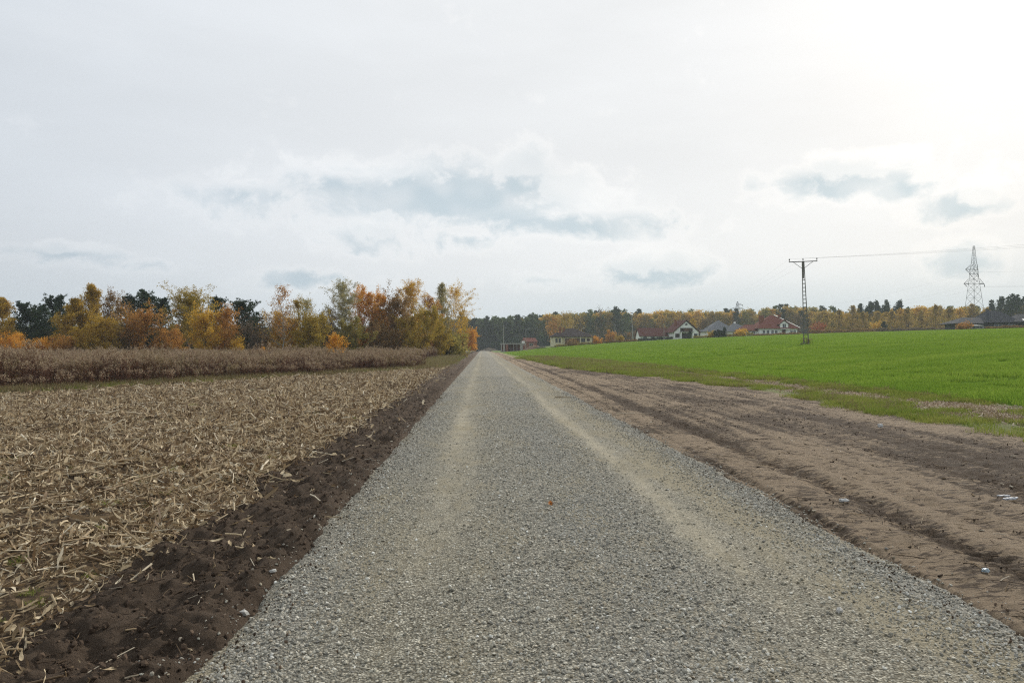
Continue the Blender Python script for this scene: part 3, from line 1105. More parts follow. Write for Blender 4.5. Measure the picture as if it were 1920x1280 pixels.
gx, gy = np.meshgrid(np.arange(10, 230, 2.6), np.arange(72, 262, 2.6))
x, y = gx.ravel() + rng.uniform(-0.8, 0.8, gx.size), gy.ravel() + rng.uniform(-0.8, 0.8, gx.size)
k = in_view(x, y, 0.03) & (x > 15.2 - 7.0 * sstep(y, 60, 170))
p2 = np.stack([x, y, wheat_h(x, y) - 0.01], axis=1)[k]
P_ = np.concatenate([p1, p2])
n = len(P_)
rot = np.zeros((n, 3))
rot[:, 2] = rng.uniform(0, 6.28, n)
# wheel tracks of the sprayer and thin spots lie lower
xx, yy = P_[:, 0], P_[:, 1]
sc_ = 0.35 + 1.3 * fbm(xx * 0.3, yy * 0.22, 5, 92, 0.6)
S3 = np.stack([np.ones(n), np.ones(n), sc_], axis=1)
idx = np.concatenate([rng.integers(0, 5, len(p1)), rng.integers(5, 9, len(p2))])
scatter('young_wheat', wt, P_, rot, S3, idx, label='bright green young winter wheat on the right-hand field', cat='wheat')

vt = [grass_tile(430 + i, 0.55, 160, 0.10, 0.008, 0.9) for i in range(5)] + [grass_tile(440 + i, 0.5, 60, 0.16, 0.009, 1.0) for i in range(3)]
for me in vt[:5]:
    me.materials.append(M_verge)
for me in vt[5:]:
    me.materials.append(M_drygrass)
n = 30000
x = rng.uniform(4.5, 14.4, n)
y = 9 + 110 * rng.random(n) ** 1.35
g = dirt_green(x, y)
near_edge = np.exp(-((x - 14.1) / 0.35) ** 2)
k = in_view(x, y, 0.05) & (rng.random(n) < np.clip(1.5 * g * (2.4 * fbm(x * 1.0, y * 0.8, 4, 93) - 0.75) - 0.06 + 0.35 * near_edge, 0, 1))
x, y = x[k], y[k]
n = len(x)
rot = np.zeros((n, 3))
rot[:, 2] = rng.uniform(0, 6.28, n)
idx = np.where(rng.random(n) < 0.10, rng.integers(5, 8, n), rng.integers(0, 5, n))
scatter('verge_grass', vt, np.stack([x, y, dirt_h(x, y) - 0.01], axis=1), rot, rng.uniform(0.5, 1.15, n) * (1 + np.clip(y - 22, 0, 80) / 40), idx, label='patchy low grass between the dirt track and the wheat', cat='grass')
# pale chaff strip beside the wheat
n = 34000
y = 10 + 50 * rng.random(n) ** 1.3
x = 12.6 + 0.8 * (fbm(y * 0.25, y * 0, 3, 68) - 0.5) + rng.normal(0, 0.55, n)
k = in_view(x, y, 0.05)
x, y = x[k], y[k]
n = len(x)
rot = np.stack([rng.normal(0, 0.3, n), rng.normal(0, 0.3, n), rng.uniform(0, 6.28, n)], axis=1)
M_chaff = thin_mat('chaff', lambda t: t.ramp(t.node('ShaderNodeObjectInfo').outputs['Random'], [(0, (0.2, 0.14, 0.08)), (0.5, (0.42, 0.33, 0.23)), (1, (0.68, 0.6, 0.48))]), 0.2)
ch = [strip_proto(450 + i, 0.12, 0.04, 0.6, 4) for i in range(5)]
for me in ch:
    me.materials.append(M_chaff)
scatter('chaff', ch, np.stack([x, y, dirt_h(x, y) + 0.01], axis=1), rot, rng.uniform(0.5, 1.2, n), rng.integers(0, 5, n), label='pale straw chaff in a strip along the wheat', cat='chaff')
# green weeds on the stubble and grass along its far edge
n = 260
y = 4.5 + 40 * rng.random(n) ** 1.4
x = -2.8 - rng.random(n) * y * 0.66
k = in_view(x, y) & (weed_t(x, y) < -1)
x, y = x[k], y[k]
g1 = np.stack([x, y, stub_h(x, y)], axis=1)
s_ = rng.uniform(-20, 36, 4200)
d_ = rng.normal(0.05, 0.35, 4200)
x = WEED_P0[0] + WEED_U[0] * s_ + WEED_N[0] * d_
y = WEED_P0[1] + WEED_U[1] * s_ + WEED_N[1] * d_
k = in_view(x, y) & (x < -4)
g2 = np.stack([x, y, stub_h(x, y) - 0.02], axis=1)[k]
n3 = 5000
x = rng.uniform(-9, -2.7, n3)
y = 58 + 140 * rng.random(n3)
k = (x < -2.9 - 0.006 * (y - 58)) & in_view(x, y)
g3 = np.stack([x, y, terrain(x, y) - 0.1 + 0.33 * sstep(y, 62, 120)], axis=1)[k]
P_ = np.concatenate([g1, g2, g3])
n = len(P_)
rot = np.zeros((n, 3))
rot[:, 2] = rng.uniform(0, 6.28, n)
sc_ = np.concatenate([rng.uniform(0.25, 0.5, len(g1)) * np.clip(g1[:, 1] / 9, 0.45, 1), rng.uniform(0.8, 1.9, len(g2)), rng.uniform(1.0, 2.4, len(g3))])
idx = np.concatenate([rng.integers(0, 5, len(g1)), np.where(rng.random(len(g2)) < 0.8, 6, 1), np.where(rng.random(len(g3)) < 0.75, rng.integers(5, 8, len(g3)), 2)])
scatter('field_grass', vt, P_, rot, sc_, idx, label='tufts of grass on the stubble and along its edges', cat='grass')

# ------------------------------------------------------------------ dry goldenrod stand
def goldenrod(seed, stalks=6, size=0.55, hmul=1.0):
    rng = np.random.default_rng(seed)
    P0, P1, R0, R1 = [], [], [], []
    LC, LA, LT, LS = [], [], [], []
    for _ in range(stalks):
        H = rng.uniform(1.12, 1.38) * hmul
        b = np.array([rng.uniform(-size, size), rng.uniform(-size, size), -0.1])
        top = b + np.array([rng.normal(0, 0.12), rng.normal(0, 0.12), H + 0.1])
        mid = (b + top) / 2 + np.array([rng.normal(0, 0.03), rng.normal(0, 0.03), 0])
        P0 += [b, mid]
        P1 += [mid, top]
        R0 += [0.009, 0.007]
        R1 += [0.007, 0.004]
        nl = 40
        tt = rng.uniform(0.1, 0.93, nl)
        az = rng.uniform(0, 6.28, nl)
        dr = np.stack([np.cos(az), np.sin(az), rng.uniform(-0.9, 0.5, nl)], axis=1)
        c = b + (top - b) * tt[:, None] + dr * 0.05
        LC.append(c)
        LA.append(dr)
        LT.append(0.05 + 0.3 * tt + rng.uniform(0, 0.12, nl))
        LS.append(np.stack([rng.uniform(0.07, 0.13, nl), rng.uniform(0.015, 0.03, nl)], axis=1))
        nt = 30
        side = unit(np.array([rng.normal(), rng.normal(), 0.3]))
        tt = rng.random(nt)
        c = top + np.array([0, 0, -0.17]) * tt[:, None] + rng.normal(0, 0.045, (nt, 3)) * (0.5 + tt[:, None]) + side * 0.09 * tt[:, None]
        LC.append(c)
        LA.append(rng.normal(size=(nt, 3)))
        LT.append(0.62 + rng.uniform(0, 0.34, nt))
        LS.append(np.stack([rng.uniform(0.03, 0.065, nt), rng.uniform(0.02, 0.035, nt)], axis=1))
    V, F = prisms(np.array(P0), np.array(P1), R0, R1, 3)
    LC, LA, LT, LS = map(np.concatenate, (LC, LA, LT, LS))
    V2, F2 = leafquads(LC, LS[:, 0], LS[:, 1], rng, LA, 0.4)
    return np_mesh('goldenrod', np.concatenate([V, V2]), np.concatenate([F, F2 + len(V)]), {'tint': np.concatenate([np.full(len(V), 0.2), np.repeat(LT, 4)])})


def gr_col(t):
    f = t.attr('tint')
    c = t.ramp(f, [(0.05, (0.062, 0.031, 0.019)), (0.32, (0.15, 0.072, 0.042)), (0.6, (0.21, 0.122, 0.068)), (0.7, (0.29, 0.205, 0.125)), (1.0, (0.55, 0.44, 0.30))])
    r = t.node('ShaderNodeObjectInfo').outputs['Random']
    return t.mix(t.smooth(r, 0.72, 0.95, 0, 0.6), c, t.mix(f, (0.09, 0.08, 0.025), (0.26, 0.2, 0.08)))


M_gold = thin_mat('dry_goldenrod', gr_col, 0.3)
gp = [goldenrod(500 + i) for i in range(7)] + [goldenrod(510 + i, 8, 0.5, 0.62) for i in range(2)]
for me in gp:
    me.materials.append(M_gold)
rng = np.random.default_rng(51)
n = 40000
x = rng.uniform(-95, -4.6, n)
y = rng.uniform(12, 118, n)
t_ = weed_t(x, y)
bound = -4.4 - 0.8 * fbm(y * 0.2, y * 0, 3, 95) - 2.2 * sstep(y, 58, 74)
k = (t_ > 0.9 * (fbm(x * 0.35, y * 0.35, 3, 96) - 0.5)) & (x < bound) & in_view(x, y, 0.05) & (rng.random(n) < np.where(t_ < 7, 1.0, 0.42))
x, y, t_ = x[k], y[k], t_[k]
n = len(x)
rot = np.stack([rng.normal(0, 0.12, n), rng.normal(0, 0.12, n), rng.uniform(0, 6.28, n)], axis=1)
idx = np.where(t_ < 0.5, rng.integers(7, 9, n), rng.integers(0, 7, n))
hh = (0.6 + 0.8 * fbm(x * 0.35, y * 0.35, 4, 97, 0.6)) * (1 + 0.25 * (rng.random(n) < 0.06))
gz = terrain(x, y) - 0.1 + 0.33 * sstep(y, 62, 120)
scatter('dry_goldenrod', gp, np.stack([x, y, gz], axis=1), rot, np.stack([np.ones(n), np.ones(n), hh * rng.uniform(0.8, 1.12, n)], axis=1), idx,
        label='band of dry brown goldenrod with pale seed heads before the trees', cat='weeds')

# ------------------------------------------------------------------ trees
PROF = {
    'oval': lambda t: (0.30 + 0.70 * math.sin(math.pi * min(1, 0.06 + t * 0.9) ** 0.85)) * (1 - 0.4 * t ** 4),
    'cone': lambda t: 1.0 - 0.93 * t,
    'column': lambda t: (0.75 + 0.25 * math.sin(math.pi * t)) * (1 - 0.75 * t ** 3),
    'birch': lambda t: 0.07 + 0.93 * (1 - t) ** 0.9 * min(1, 0.6 + 1.8 * t),
    'vase': lambda t: 0.35 + 0.65 * min(1, t * 1.4) * (1 - 0.3 * t ** 3),
    'dome': lambda t: math.sqrt(max(0.02, 1 - (max(0, t - 0.12) / 0.9) ** 2)),
}


def deciduous(seed, H, Wd, f0=0.15, nb=34, elev=(20, 55), prof='oval', N=5000, leaf=0.15, spread=0.16, stems=1, droop=0.0, aspect=0.65, topfade=0.0):
    rng = np.random.default_rng(seed)
    P0, P1, R0, R1, S, ST = [], [], [], [], [], []
    for k in range(stems):
        sa = rng.uniform(0, 6.28)
        sp = 0 if stems == 1 else rng.uniform(0.15, 0.42) * Wd
        b = np.array([math.cos(sa), math.sin(sa), 0]) * (0 if stems == 1 else 0.12 * Wd * rng.random())
        Hs = H * (1 if k == 0 else rng.uniform(0.6, 0.98))
        top = b + np.array([math.cos(sa) * sp, math.sin(sa) * sp, Hs * 0.95])
        npt = 9
        tr = np.array([b + (top - b) * np.array([(i / npt) ** 1.25, (i / npt) ** 1.25, i / npt]) for i in range(npt + 1)])
        tr[1:-1, :2] += rng.normal(0, 0.012 * H, (npt - 1, 2))
        tr[0, 2] = -0.3
        r0 = (0.0085 * H + 0.025) * (1 if stems == 1 else 0.62)
        rr = r0 * (1 - np.arange(npt + 1) / npt * 0.93)
        P0 += list(tr[:-1])
        P1 += list(tr[1:])
        R0 += list(rr[:-1])
        R1 += list(rr[1:])
        az = rng.uniform(0, 6.28)
        n_b = max(6, nb // stems)
        for j in range(n_b):
            t = (j + rng.random()) / n_b
            h = f0 + (1 - f0) * t
            q = h * npt
            i = min(npt - 1, int(q))
            st = tr[i] + (tr[i + 1] - tr[i]) * (q - i)
            az += 2.4 + rng.normal(0, 0.35)
            el = R(elev[0] + (elev[1] - elev[0]) * t + rng.normal(0, 8))
            L = max(0.35, (Wd / 2 * (1 if stems == 1 else 0.62)) * PROF[prof](t) * rng.uniform(0.7, 1.2) / max(0.5, math.cos(el)))
            p = st
            d = np.array([math.cos(az) * math.cos(el), math.sin(az) * math.cos(el), math.sin(el)])
            rb = max(0.012, r0 * (1 - h) * 0.45)
            nseg = 4
            ct = rng.random()
            for s in range(nseg):
                d = unit(d + rng.normal(0, 0.13, 3) + np.array([0, 0, (0.08 - droop) * s]))
                p2 = p + d * L / nseg
                P0.append(p)
                P1.append(p2)
                R0.append(rb * (1 - s / nseg * 0.8))
                R1.append(rb * (1 - (s + 1) / nseg * 0.8))
                if s >= 1:
                    for _ in range(3):
                        w = rng.random()
                        S.append(p + (p2 - p) * w)
                        ST.append(ct)
                for _ in range(2 if s else 1):
                    d2 = unit(d + rng.normal(0, 0.75, 3) - np.array([0, 0, droop]))
                    L2 = L * rng.uniform(0.22, 0.45)
                    a = p + (p2 - p) * rng.random()
                    e = a + d2 * L2
                    P0.append(a)
                    P1.append(e)
                    R0.append(rb * 0.4)
                    R1.append(0.006)
                    c2 = 0.55 * ct + 0.45 * rng.random()
                    for w in (0.35, 0.6, 0.8, 0.95, 1.05):
                        S.append(a + (e - a) * w)
                        ST.append(c2)
                p = p2
    V, F = prisms(np.array(P0), np.array(P1), R0, R1, 5)
    S, ST = np.array(S), np.array(ST)
    wgt = np.ones(len(S))
    if topfade:
        wgt = 1 - topfade * np.clip(S[:, 2] / H, 0, 1) ** 2
    i = rng.choice(len(S), N, p=wgt / wgt.sum())
    C = S[i] + rng.normal(0, spread, (N, 3)) * np.array([1, 1, 0.8])
    C = C[C[:, 2] > 0.1]
    tint = np.clip(0.2 + 0.55 * ST[i][:len(C)] + rng.uniform(-0.1, 0.25, len(C)), 0, 1)
    ls = leaf * rng.uniform(0.65, 1.3, len(C))
    V2, F2 = leafquads(C, ls, ls * aspect, rng)
    return (V, F), (V2, F2, np.repeat(tint, 4))


def conifer(seed, H, Wd, f0=0.1, prof='cone', el=(5, 25), N=6000, leaf=(0.24, 0.05), whorl=0.42, per=6, droop=0.1, irregular=0.2, curl=0.12):
    rng = np.random.default_rng(seed)
    P0, P1, R0, R1, S, SA, ST = [], [], [], [], [], [], []
    npt = 8
    tr = np.array([[0, 0, H * i / npt] for i in range(npt + 1)])
    tr[1:, :2] += np.cumsum(rng.normal(0, 0.008 * H, (npt, 2)), axis=0)
    tr[0, 2] = -0.3
    r0 = 0.011 * H + 0.03
    rr = r0 * (1 - np.arange(npt + 1) / npt * 0.95)
    P0 += list(tr[:-1])
    P1 += list(tr[1:])
    R0 += list(rr[:-1])
    R1 += list(rr[1:])
    h = f0 * H
    while h < H * 0.985:
        t = (h / H - f0) / (1 - f0)
        q = h / H * npt
        i = min(npt - 1, int(q))
        st = tr[i] + (tr[i + 1] - tr[i]) * (q - i)
        for k in range(per):
            az = rng.uniform(0, 6.28)
            e = R(el[0] + (el[1] - el[0]) * t + rng.normal(0, 6))
            L = max(0.18, Wd / 2 * PROF[prof](t) * (1 + rng.normal(0, irregular)))
            d = np.array([math.cos(az) * math.cos(e), math.sin(az) * math.cos(e), math.sin(e)])
            p = st
            ct = rng.random()
            for s in range(3):
                d = unit(d + np.array([0, 0, -droop + curl * s]) + rng.normal(0, 0.08, 3))
                p2 = p + d * L / 3
                P0.append(p)
                P1.append(p2)
                R0.append(max(0.01, r0 * 0.22 * (1 - t) * (1 - s / 3)))
                R1.append(0.008)
                for _ in range(2 + 3 * s):
                    w = rng.random()
                    off = rng.normal(0, 0.13 * L * (0.4 + 0.3 * s), 3) * np.array([1, 1, 0.45])
                    S.append(p + (p2 - p) * w + off)
                    SA.append(d)
                    ST.append(ct)
                p = p2
        h += whorl * rng.uniform(0.7, 1.2)
    for _ in range(12):
        S.append(tr[-1] + np.array([0, 0, -rng.random() * 0.5]))
        SA.append(np.array([0, 0, 1.0]))
        ST.append(0.5)
    V, F = prisms(np.array(P0), np.array(P1), R0, R1, 5)
    S, SA, ST = np.array(S), np.array(SA), np.array(ST)
    i = rng.integers(0, len(S), N)
    ax = unit(SA[i] + rng.normal(0, 0.75, (N, 3)))
    C = S[i] + ax * leaf[0] * 0.5 + rng.normal(0, 0.05, (N, 3))
    ls = rng.uniform(0.7, 1.2, N)
    V2, F2 = leafquads(C, leaf[0] * ls, leaf[1] * ls, rng, ax, 0.12)
    tint = np.clip(0.15 + 0.6 * ST[i] + rng.uniform(-0.1, 0.25, N), 0, 1)
    return (V, F), (V2, F2, np.repeat(tint, 4))


M_bark = mottled('bark', (0.085, 0.066, 0.05), 0.4, 4.0, 0.95, 0.1, 0.5, 14)
M_birchbark = mottled('birch_bark', (0.34, 0.32, 0.28), 0.45, 5.0, 0.9, 0.1)
LM = {
    'yellow': leaf_mat('yellow_leaves', [(0.189, 0.123, 0.032), (0.348, 0.225, 0.043), (0.522, 0.348, 0.058), (0.609, 0.420, 0.087)]),
    'gold': leaf_mat('golden_leaves', [(0.3, 0.17, 0.034), (0.5, 0.295, 0.045), (0.66, 0.42, 0.062), (0.7, 0.49, 0.09)], 0.45),
    'orange': leaf_mat('orange_leaves', [(0.3, 0.125, 0.03), (0.52, 0.235, 0.04), (0.68, 0.345, 0.055), (0.7, 0.43, 0.08)], 0.45),
    'russet': leaf_mat('russet_leaves', [(0.22, 0.105, 0.034), (0.38, 0.185, 0.05), (0.52, 0.27, 0.07), (0.57, 0.35, 0.1)], 0.45),
    'brown': leaf_mat('brown_leaves', [(0.118, 0.073, 0.038), (0.203, 0.127, 0.055), (0.304, 0.190, 0.075), (0.372, 0.246, 0.094)]),
    'olive': leaf_mat('olive_leaves', [(0.117, 0.108, 0.039), (0.216, 0.196, 0.058), (0.332, 0.284, 0.078), (0.489, 0.371, 0.097)]),
    'lime': leaf_mat('yellow_green_leaves', [(0.170, 0.135, 0.032), (0.302, 0.239, 0.043), (0.434, 0.319, 0.058), (0.566, 0.383, 0.072)]),
    'pale': leaf_mat('pale_leaves', [(0.174, 0.174, 0.072), (0.290, 0.275, 0.123), (0.420, 0.377, 0.189), (0.493, 0.392, 0.189)]),
    'pine': leaf_mat('pine_needles', [(0.02, 0.036, 0.024), (0.034, 0.058, 0.035), (0.052, 0.082, 0.046), (0.072, 0.105, 0.055)], 0.15),
    'spruce': leaf_mat('spruce_needles', [(0.023, 0.037, 0.025), (0.040, 0.060, 0.039), (0.057, 0.078, 0.046), (0.075, 0.092, 0.052)], 0.15),
    'larch': leaf_mat('larch_needles', [(0.2, 0.135, 0.045), (0.33, 0.225, 0.06), (0.44, 0.31, 0.085), (0.5, 0.37, 0.11)], 0.4),
    'wood': leaf_mat('wood_needles', [(0.062, 0.094, 0.045), (0.106, 0.144, 0.062), (0.150, 0.194, 0.081), (0.213, 0.237, 0.100)], 0.25),
    'red': leaf_mat('red_leaves', [(0.189, 0.043, 0.032), (0.290, 0.080, 0.051), (0.392, 0.123, 0.072), (0.435, 0.174, 0.087)]),
    'grey': leaf_mat('withered_leaves', [(0.095, 0.074, 0.057), (0.149, 0.115, 0.081), (0.203, 0.155, 0.108), (0.270, 0.203, 0.135)]),
}


def place_tree(name, label, cat, px, top, Y, wpx, col, kind, seed, group=None, bark=None, base_z=None, **kw):
    x = wx(px, Y)
    zb = T(x, Y) + (0.2 if x < 0 and Y > 60 else 0.0) if base_z is None else base_z
    dep = Y / math.cos(0) * 1.0
    H = wz(px, top, Y) - zb
    cosr = abs(px_dir(px, 640).y)
    Wd = wpx / FPX * Y * (1.22 if col == 'pine' else 1.16)
    if kind == 'dec':
        tr, cr = deciduous(seed, H, Wd, **kw)
    else:
        tr, cr = conifer(seed, H, Wd, **kw)
    o = thing(name, label, cat, (x, Y, zb), 0, group)
    link('trunk', np_mesh('trunk', tr[0], tr[1], None, True), bark or M_bark, o)
    link('crown', np_mesh('crown', cr[0], cr[1], {'tint': cr[2]}), LM[col], o)
    return o


G_L = 'trees at the edge of the wood left of the road'
PINE = dict(f0=0.04, prof='dome', el=(10, 45), leaf=(0.30, 0.10), whorl=0.5, per=6, droop=0.0, irregular=0.3, curl=0.2)
TREES = [
    # name, label, category, px, top, Y, width px, colour, kind, options
    ('birch_tree', 'yellow-brown birch cut off by the left edge of the picture', 'tree', 6, 556, 96, 54, 'yellow', 'dec', dict(prof='birch', N=6500, elev=(28, 48), leaf=0.15)),
    ('pine_tree', 'dark pine with a ragged top next to the birch at the left picture edge', 'tree', 42, 573, 100, 50, 'pine', 'con', dict(N=6000, **PINE)),
    ('pine_tree', 'low dark pine squeezed between two taller pines at far left', 'tree', 74, 582, 104, 52, 'pine', 'con', dict(N=5500, **PINE)),
    ('pine_tree', 'bushy dark pine just left of the tallest yellow birch', 'tree', 104, 567, 100, 62, 'pine', 'con', dict(N=7500, **PINE)),
    ('shrub', 'bright orange bush at the left picture edge above the dry weeds', 'shrub', 14, 634, 84, 60, 'orange', 'dec', dict(prof='dome', N=3200, stems=6, f0=0.05, nb=30, leaf=0.13, spread=0.15)),
    ('shrub', 'low orange bush between two taller orange bushes at far left', 'shrub', 48, 646, 82, 44, 'orange', 'dec', dict(prof='dome', N=2000, stems=5, f0=0.05, nb=24, leaf=0.12, spread=0.14)),
    ('shrub', 'orange bush in front of the bushy pine left of the tall birch', 'shrub', 79, 640, 84, 42, 'orange', 'dec', dict(prof='dome', N=2400, stems=5, f0=0.05, nb=24, leaf=0.12, spread=0.14)),
    ('birch_tree', 'tallest slender yellow birch with a pointed top on the left', 'tree', 170, 533, 94, 68, 'yellow', 'dec', dict(prof='birch', N=8500, elev=(28, 48), leaf=0.15, nb=44)),
    ('birch_tree', 'broad yellow birch leaning left of the tallest birch', 'tree', 140, 560, 92, 66, 'yellow', 'dec', dict(prof='birch', N=8500, elev=(28, 48), nb=44, leaf=0.15)),
    ('birch_tree', 'short bright yellow birch in front and right of the tallest birch', 'tree', 194, 606, 88, 58, 'yellow', 'dec', dict(prof='oval', N=5200, elev=(20, 55), f0=0.06, leaf=0.14)),
    ('shrub', 'low yellow shrub at the foot of the broad leaning birch', 'shrub', 158, 618, 87, 64, 'yellow', 'dec', dict(prof='dome', N=4200, stems=4, f0=0.05, leaf=0.14)),
    ('shrub', 'dull rusty shrub left of the low yellow shrub', 'shrub', 118, 636, 86, 50, 'russet', 'dec', dict(prof='dome', N=2600, stems=5, f0=0.05, leaf=0.13)),
    ('oak_tree', 'thin-topped brown oak right of the tallest birch', 'tree', 212, 556, 96, 46, 'brown', 'dec', dict(prof='oval', N=4200, elev=(30, 65), topfade=0.7)),
    ('pine_tree', 'dark pine behind the thin-topped brown oak', 'tree', 244, 562, 102, 52, 'pine', 'con', dict(N=6500, **PINE)),
    ('pine_tree', 'tall dark pine with an open crown in the left pine group', 'tree', 274, 553, 102, 56, 'pine', 'con', dict(N=6800, **PINE)),
    ('pine_tree', 'dark pine left of the round yellow-green birch', 'tree', 306, 566, 104, 44, 'pine', 'con', dict(N=5500, **PINE)),
    ('oak_tree', 'young orange oak in front of the left pine group', 'tree', 270, 598, 90, 66, 'russet', 'dec', dict(prof='oval', N=4300, f0=0.06, elev=(20, 60), leaf=0.15)),
    ('shrub', 'dim russet shrub left of the young orange oak', 'shrub', 234, 612, 90, 44, 'brown', 'dec', dict(prof='dome', N=2500, stems=4, f0=0.05)),
    ('birch_tree', 'round-topped yellow-green birch between two pine groups', 'tree', 354, 570, 96, 72, 'lime', 'dec', dict(prof='dome', N=8500, elev=(25, 70), f0=0.1, nb=44, leaf=0.15)),
    ('pine_tree', 'dark pine poking up behind the round yellow-green birch', 'tree', 362, 561, 108, 40, 'pine', 'con', dict(N=4800, **PINE)),
    ('shrub', 'russet undergrowth at the foot of the yellow-green birch', 'shrub', 330, 622, 89, 58, 'russet', 'dec', dict(prof='dome', N=3300, stems=5, f0=0.05)),
    ('maple_tree', 'glowing orange maple right of the yellow-green birch', 'tree', 386, 596, 89, 52, 'gold', 'dec', dict(prof='oval', N=5200, f0=0.06, elev=(25, 60), leaf=0.14)),
    ('pine_tree', 'dark pine behind the glowing orange maple', 'tree', 407, 562, 106, 48, 'pine', 'con', dict(N=5600, **PINE)),
    ('oak_tree', 'thin russet oak right of the glowing orange maple', 'tree', 422, 588, 91, 50, 'russet', 'dec', dict(prof='oval', N=3300, f0=0.06, elev=(25, 65), topfade=0.4)),
    ('pine_tree', 'last dark pine on the right of the left-hand group', 'tree', 456, 573, 100, 66, 'pine', 'con', dict(N=7500, **PINE)),
    ('pine_tree', 'small dark pine beside the last pine of the left-hand group', 'tree', 478, 597, 104, 36, 'pine', 'con', dict(N=4000, **PINE)),
    ('shrub', 'small orange-yellow shrub below the last dark pine', 'shrub', 444, 636, 84, 24, 'gold', 'dec', dict(prof='dome', N=1100, stems=3, f0=0.05, leaf=0.12)),
    ('shrub', 'grey leafless brushwood below the small dark pine', 'shrub', 482, 618, 92, 62, 'grey', 'dec', dict(prof='vase', N=1500, stems=9, f0=0.08, nb=70, elev=(45, 75))),
    ('aspen_tree', 'tall nearly bare aspen with few leaves left of the orange clump', 'tree', 530, 538, 92, 44, 'russet', 'dec', dict(prof='column', N=650, f0=0.2, nb=46, elev=(35, 60), leaf=0.17)),
    ('oak_tree', 'orange oak around the foot of the nearly bare aspen', 'tree', 522, 600, 96, 58, 'gold', 'dec', dict(prof='oval', N=4300, f0=0.06)),
    ('oak_tree', 'small golden oak between the bare aspen and the ochre bush', 'tree', 550, 602, 98, 46, 'gold', 'dec', dict(prof='oval', N=3200, f0=0.06)),
    ('willow_bush', 'dense ochre bush right of the nearly bare aspen', 'bush', 578, 572, 94, 66, 'lime', 'dec', dict(prof='dome', N=7000, stems=5, f0=0.06, nb=50, elev=(35, 75))),
    ('birch_tree', 'sparse thin-leaved birch top above the dense ochre bush', 'tree', 574, 566, 98, 34, 'pale', 'dec', dict(prof='column', N=900, f0=0.45, elev=(40, 65))),
    ('spruce_tree', 'small dark spruce behind the ochre bush', 'tree', 602, 587, 112, 26, 'spruce', 'con', dict(N=2600)),
    ('shrub', 'grey-brown bare shrub left of the tall pale poplar', 'shrub', 618, 582, 100, 40, 'grey', 'dec', dict(prof='vase', N=2000, stems=7, f0=0.1, nb=60, elev=(50, 78))),
    ('cherry_sapling', 'vivid orange sapling standing alone in the dry weeds', 'tree', 628, 633, 62, 36, 'orange', 'dec', dict(prof='oval', N=900, f0=0.12, nb=22, leaf=0.11, spread=0.1)),
    ('cherry_sapling', 'tiny orange sapling among the weeds below the bare aspen', 'tree', 492, 655, 66, 14, 'orange', 'dec', dict(prof='oval', N=260, f0=0.2, nb=12, leaf=0.1, spread=0.08)),
    ('poplar_tree', 'tall pale green poplar with a thin leafy top', 'tree', 642, 533, 104, 60, 'pale', 'dec', dict(prof='column', N=6200, f0=0.1, nb=48, elev=(35, 65), topfade=0.65)),
    ('cherry_tree', 'tall orange cherry right of the pale poplar', 'tree', 682, 550, 108, 64, 'orange', 'dec', dict(prof='oval', N=6800, f0=0.12, nb=42)),
    ('cherry_tree', 'reddish orange cherry in the middle of the roadside clump', 'tree', 714, 560, 110, 58, 'orange', 'dec', dict(prof='oval', N=5800, f0=0.12, nb=42)),
    ('willow_bush', 'olive undergrowth below the tall pale poplar', 'bush', 662, 602, 100, 56, 'olive', 'dec', dict(prof='dome', N=4800, stems=4, f0=0.05)),
    ('hornbeam_tree', 'dense dark brown tree in the roadside clump', 'tree', 742, 566, 108, 74, 'brown', 'dec', dict(prof='oval', N=7600, f0=0.08, nb=46)),
    ('willow_bush', 'dark brown undergrowth left of the yellow-green willow', 'bush', 712, 606, 104, 64, 'brown', 'dec', dict(prof='dome', N=5000, stems=5, f0=0.05)),
    ('oak_tree', 'golden oak with a tall rounded top near the road', 'tree', 770, 541, 114, 54, 'gold', 'dec', dict(prof='oval', N=6200, f0=0.15, nb=40, elev=(30, 65))),
    ('willow_bush', 'yellow-green willow below the golden oak', 'bush', 782, 584, 106, 72, 'lime', 'dec', dict(prof='dome', N=7600, stems=5, f0=0.05, nb=54)),
    ('oak_tree', 'rusty oak between the golden oak and the wispy willow', 'tree', 806, 562, 118, 44, 'russet', 'dec', dict(prof='oval', N=4200, f0=0.12)),
    ('willow_tree', 'wispy grey-green willow with the highest top by the road', 'tree', 829, 528, 122, 46, 'pale', 'dec', dict(prof='birch', N=3600, f0=0.25, nb=44, elev=(40, 70), topfade=0.4)),
    ('aspen_tree', 'golden aspen with sparse leaves leaning towards the road', 'tree', 852, 548, 126, 62, 'gold', 'dec', dict(prof='oval', N=3600, f0=0.22, nb=44, elev=(25, 60))),
    ('willow_bush', 'yellowish undergrowth below the wispy willow', 'bush', 826, 606, 114, 50, 'lime', 'dec', dict(prof='dome', N=4200, stems=4, f0=0.05)),
    ('ash_tree', 'thin dark-stemmed tree nearest the road edge on the left', 'tree', 866, 585, 130, 34, 'yellow', 'dec', dict(prof='oval', N=1300, f0=0.3, nb=30)),
    ('cherry_tree', 'small round orange tree beside the far end of the road', 'tree', 885, 624, 185, 26, 'orange', 'dec', dict(prof='oval', N=3000, f0=0.15, leaf=0.22)),
]
for i, (nm, lab, cat, px, top, Yd, wp, colr, kd, kw) in enumerate(TREES):
    bk = M_birchbark if nm in ('birch_tree', 'aspen_tree', 'poplar_tree') else None
    if kd == 'dec':
        kw = dict(kw)
        kw['N'] = int(kw['N'] * 2.3)
    else:
        kw = dict(kw)
        kw['N'] = int(kw['N'] * 1.5)
    place_tree(nm, lab, cat, px, top, Yd, wp, colr, kd, 1000 + i, G_L, bk, **kw)

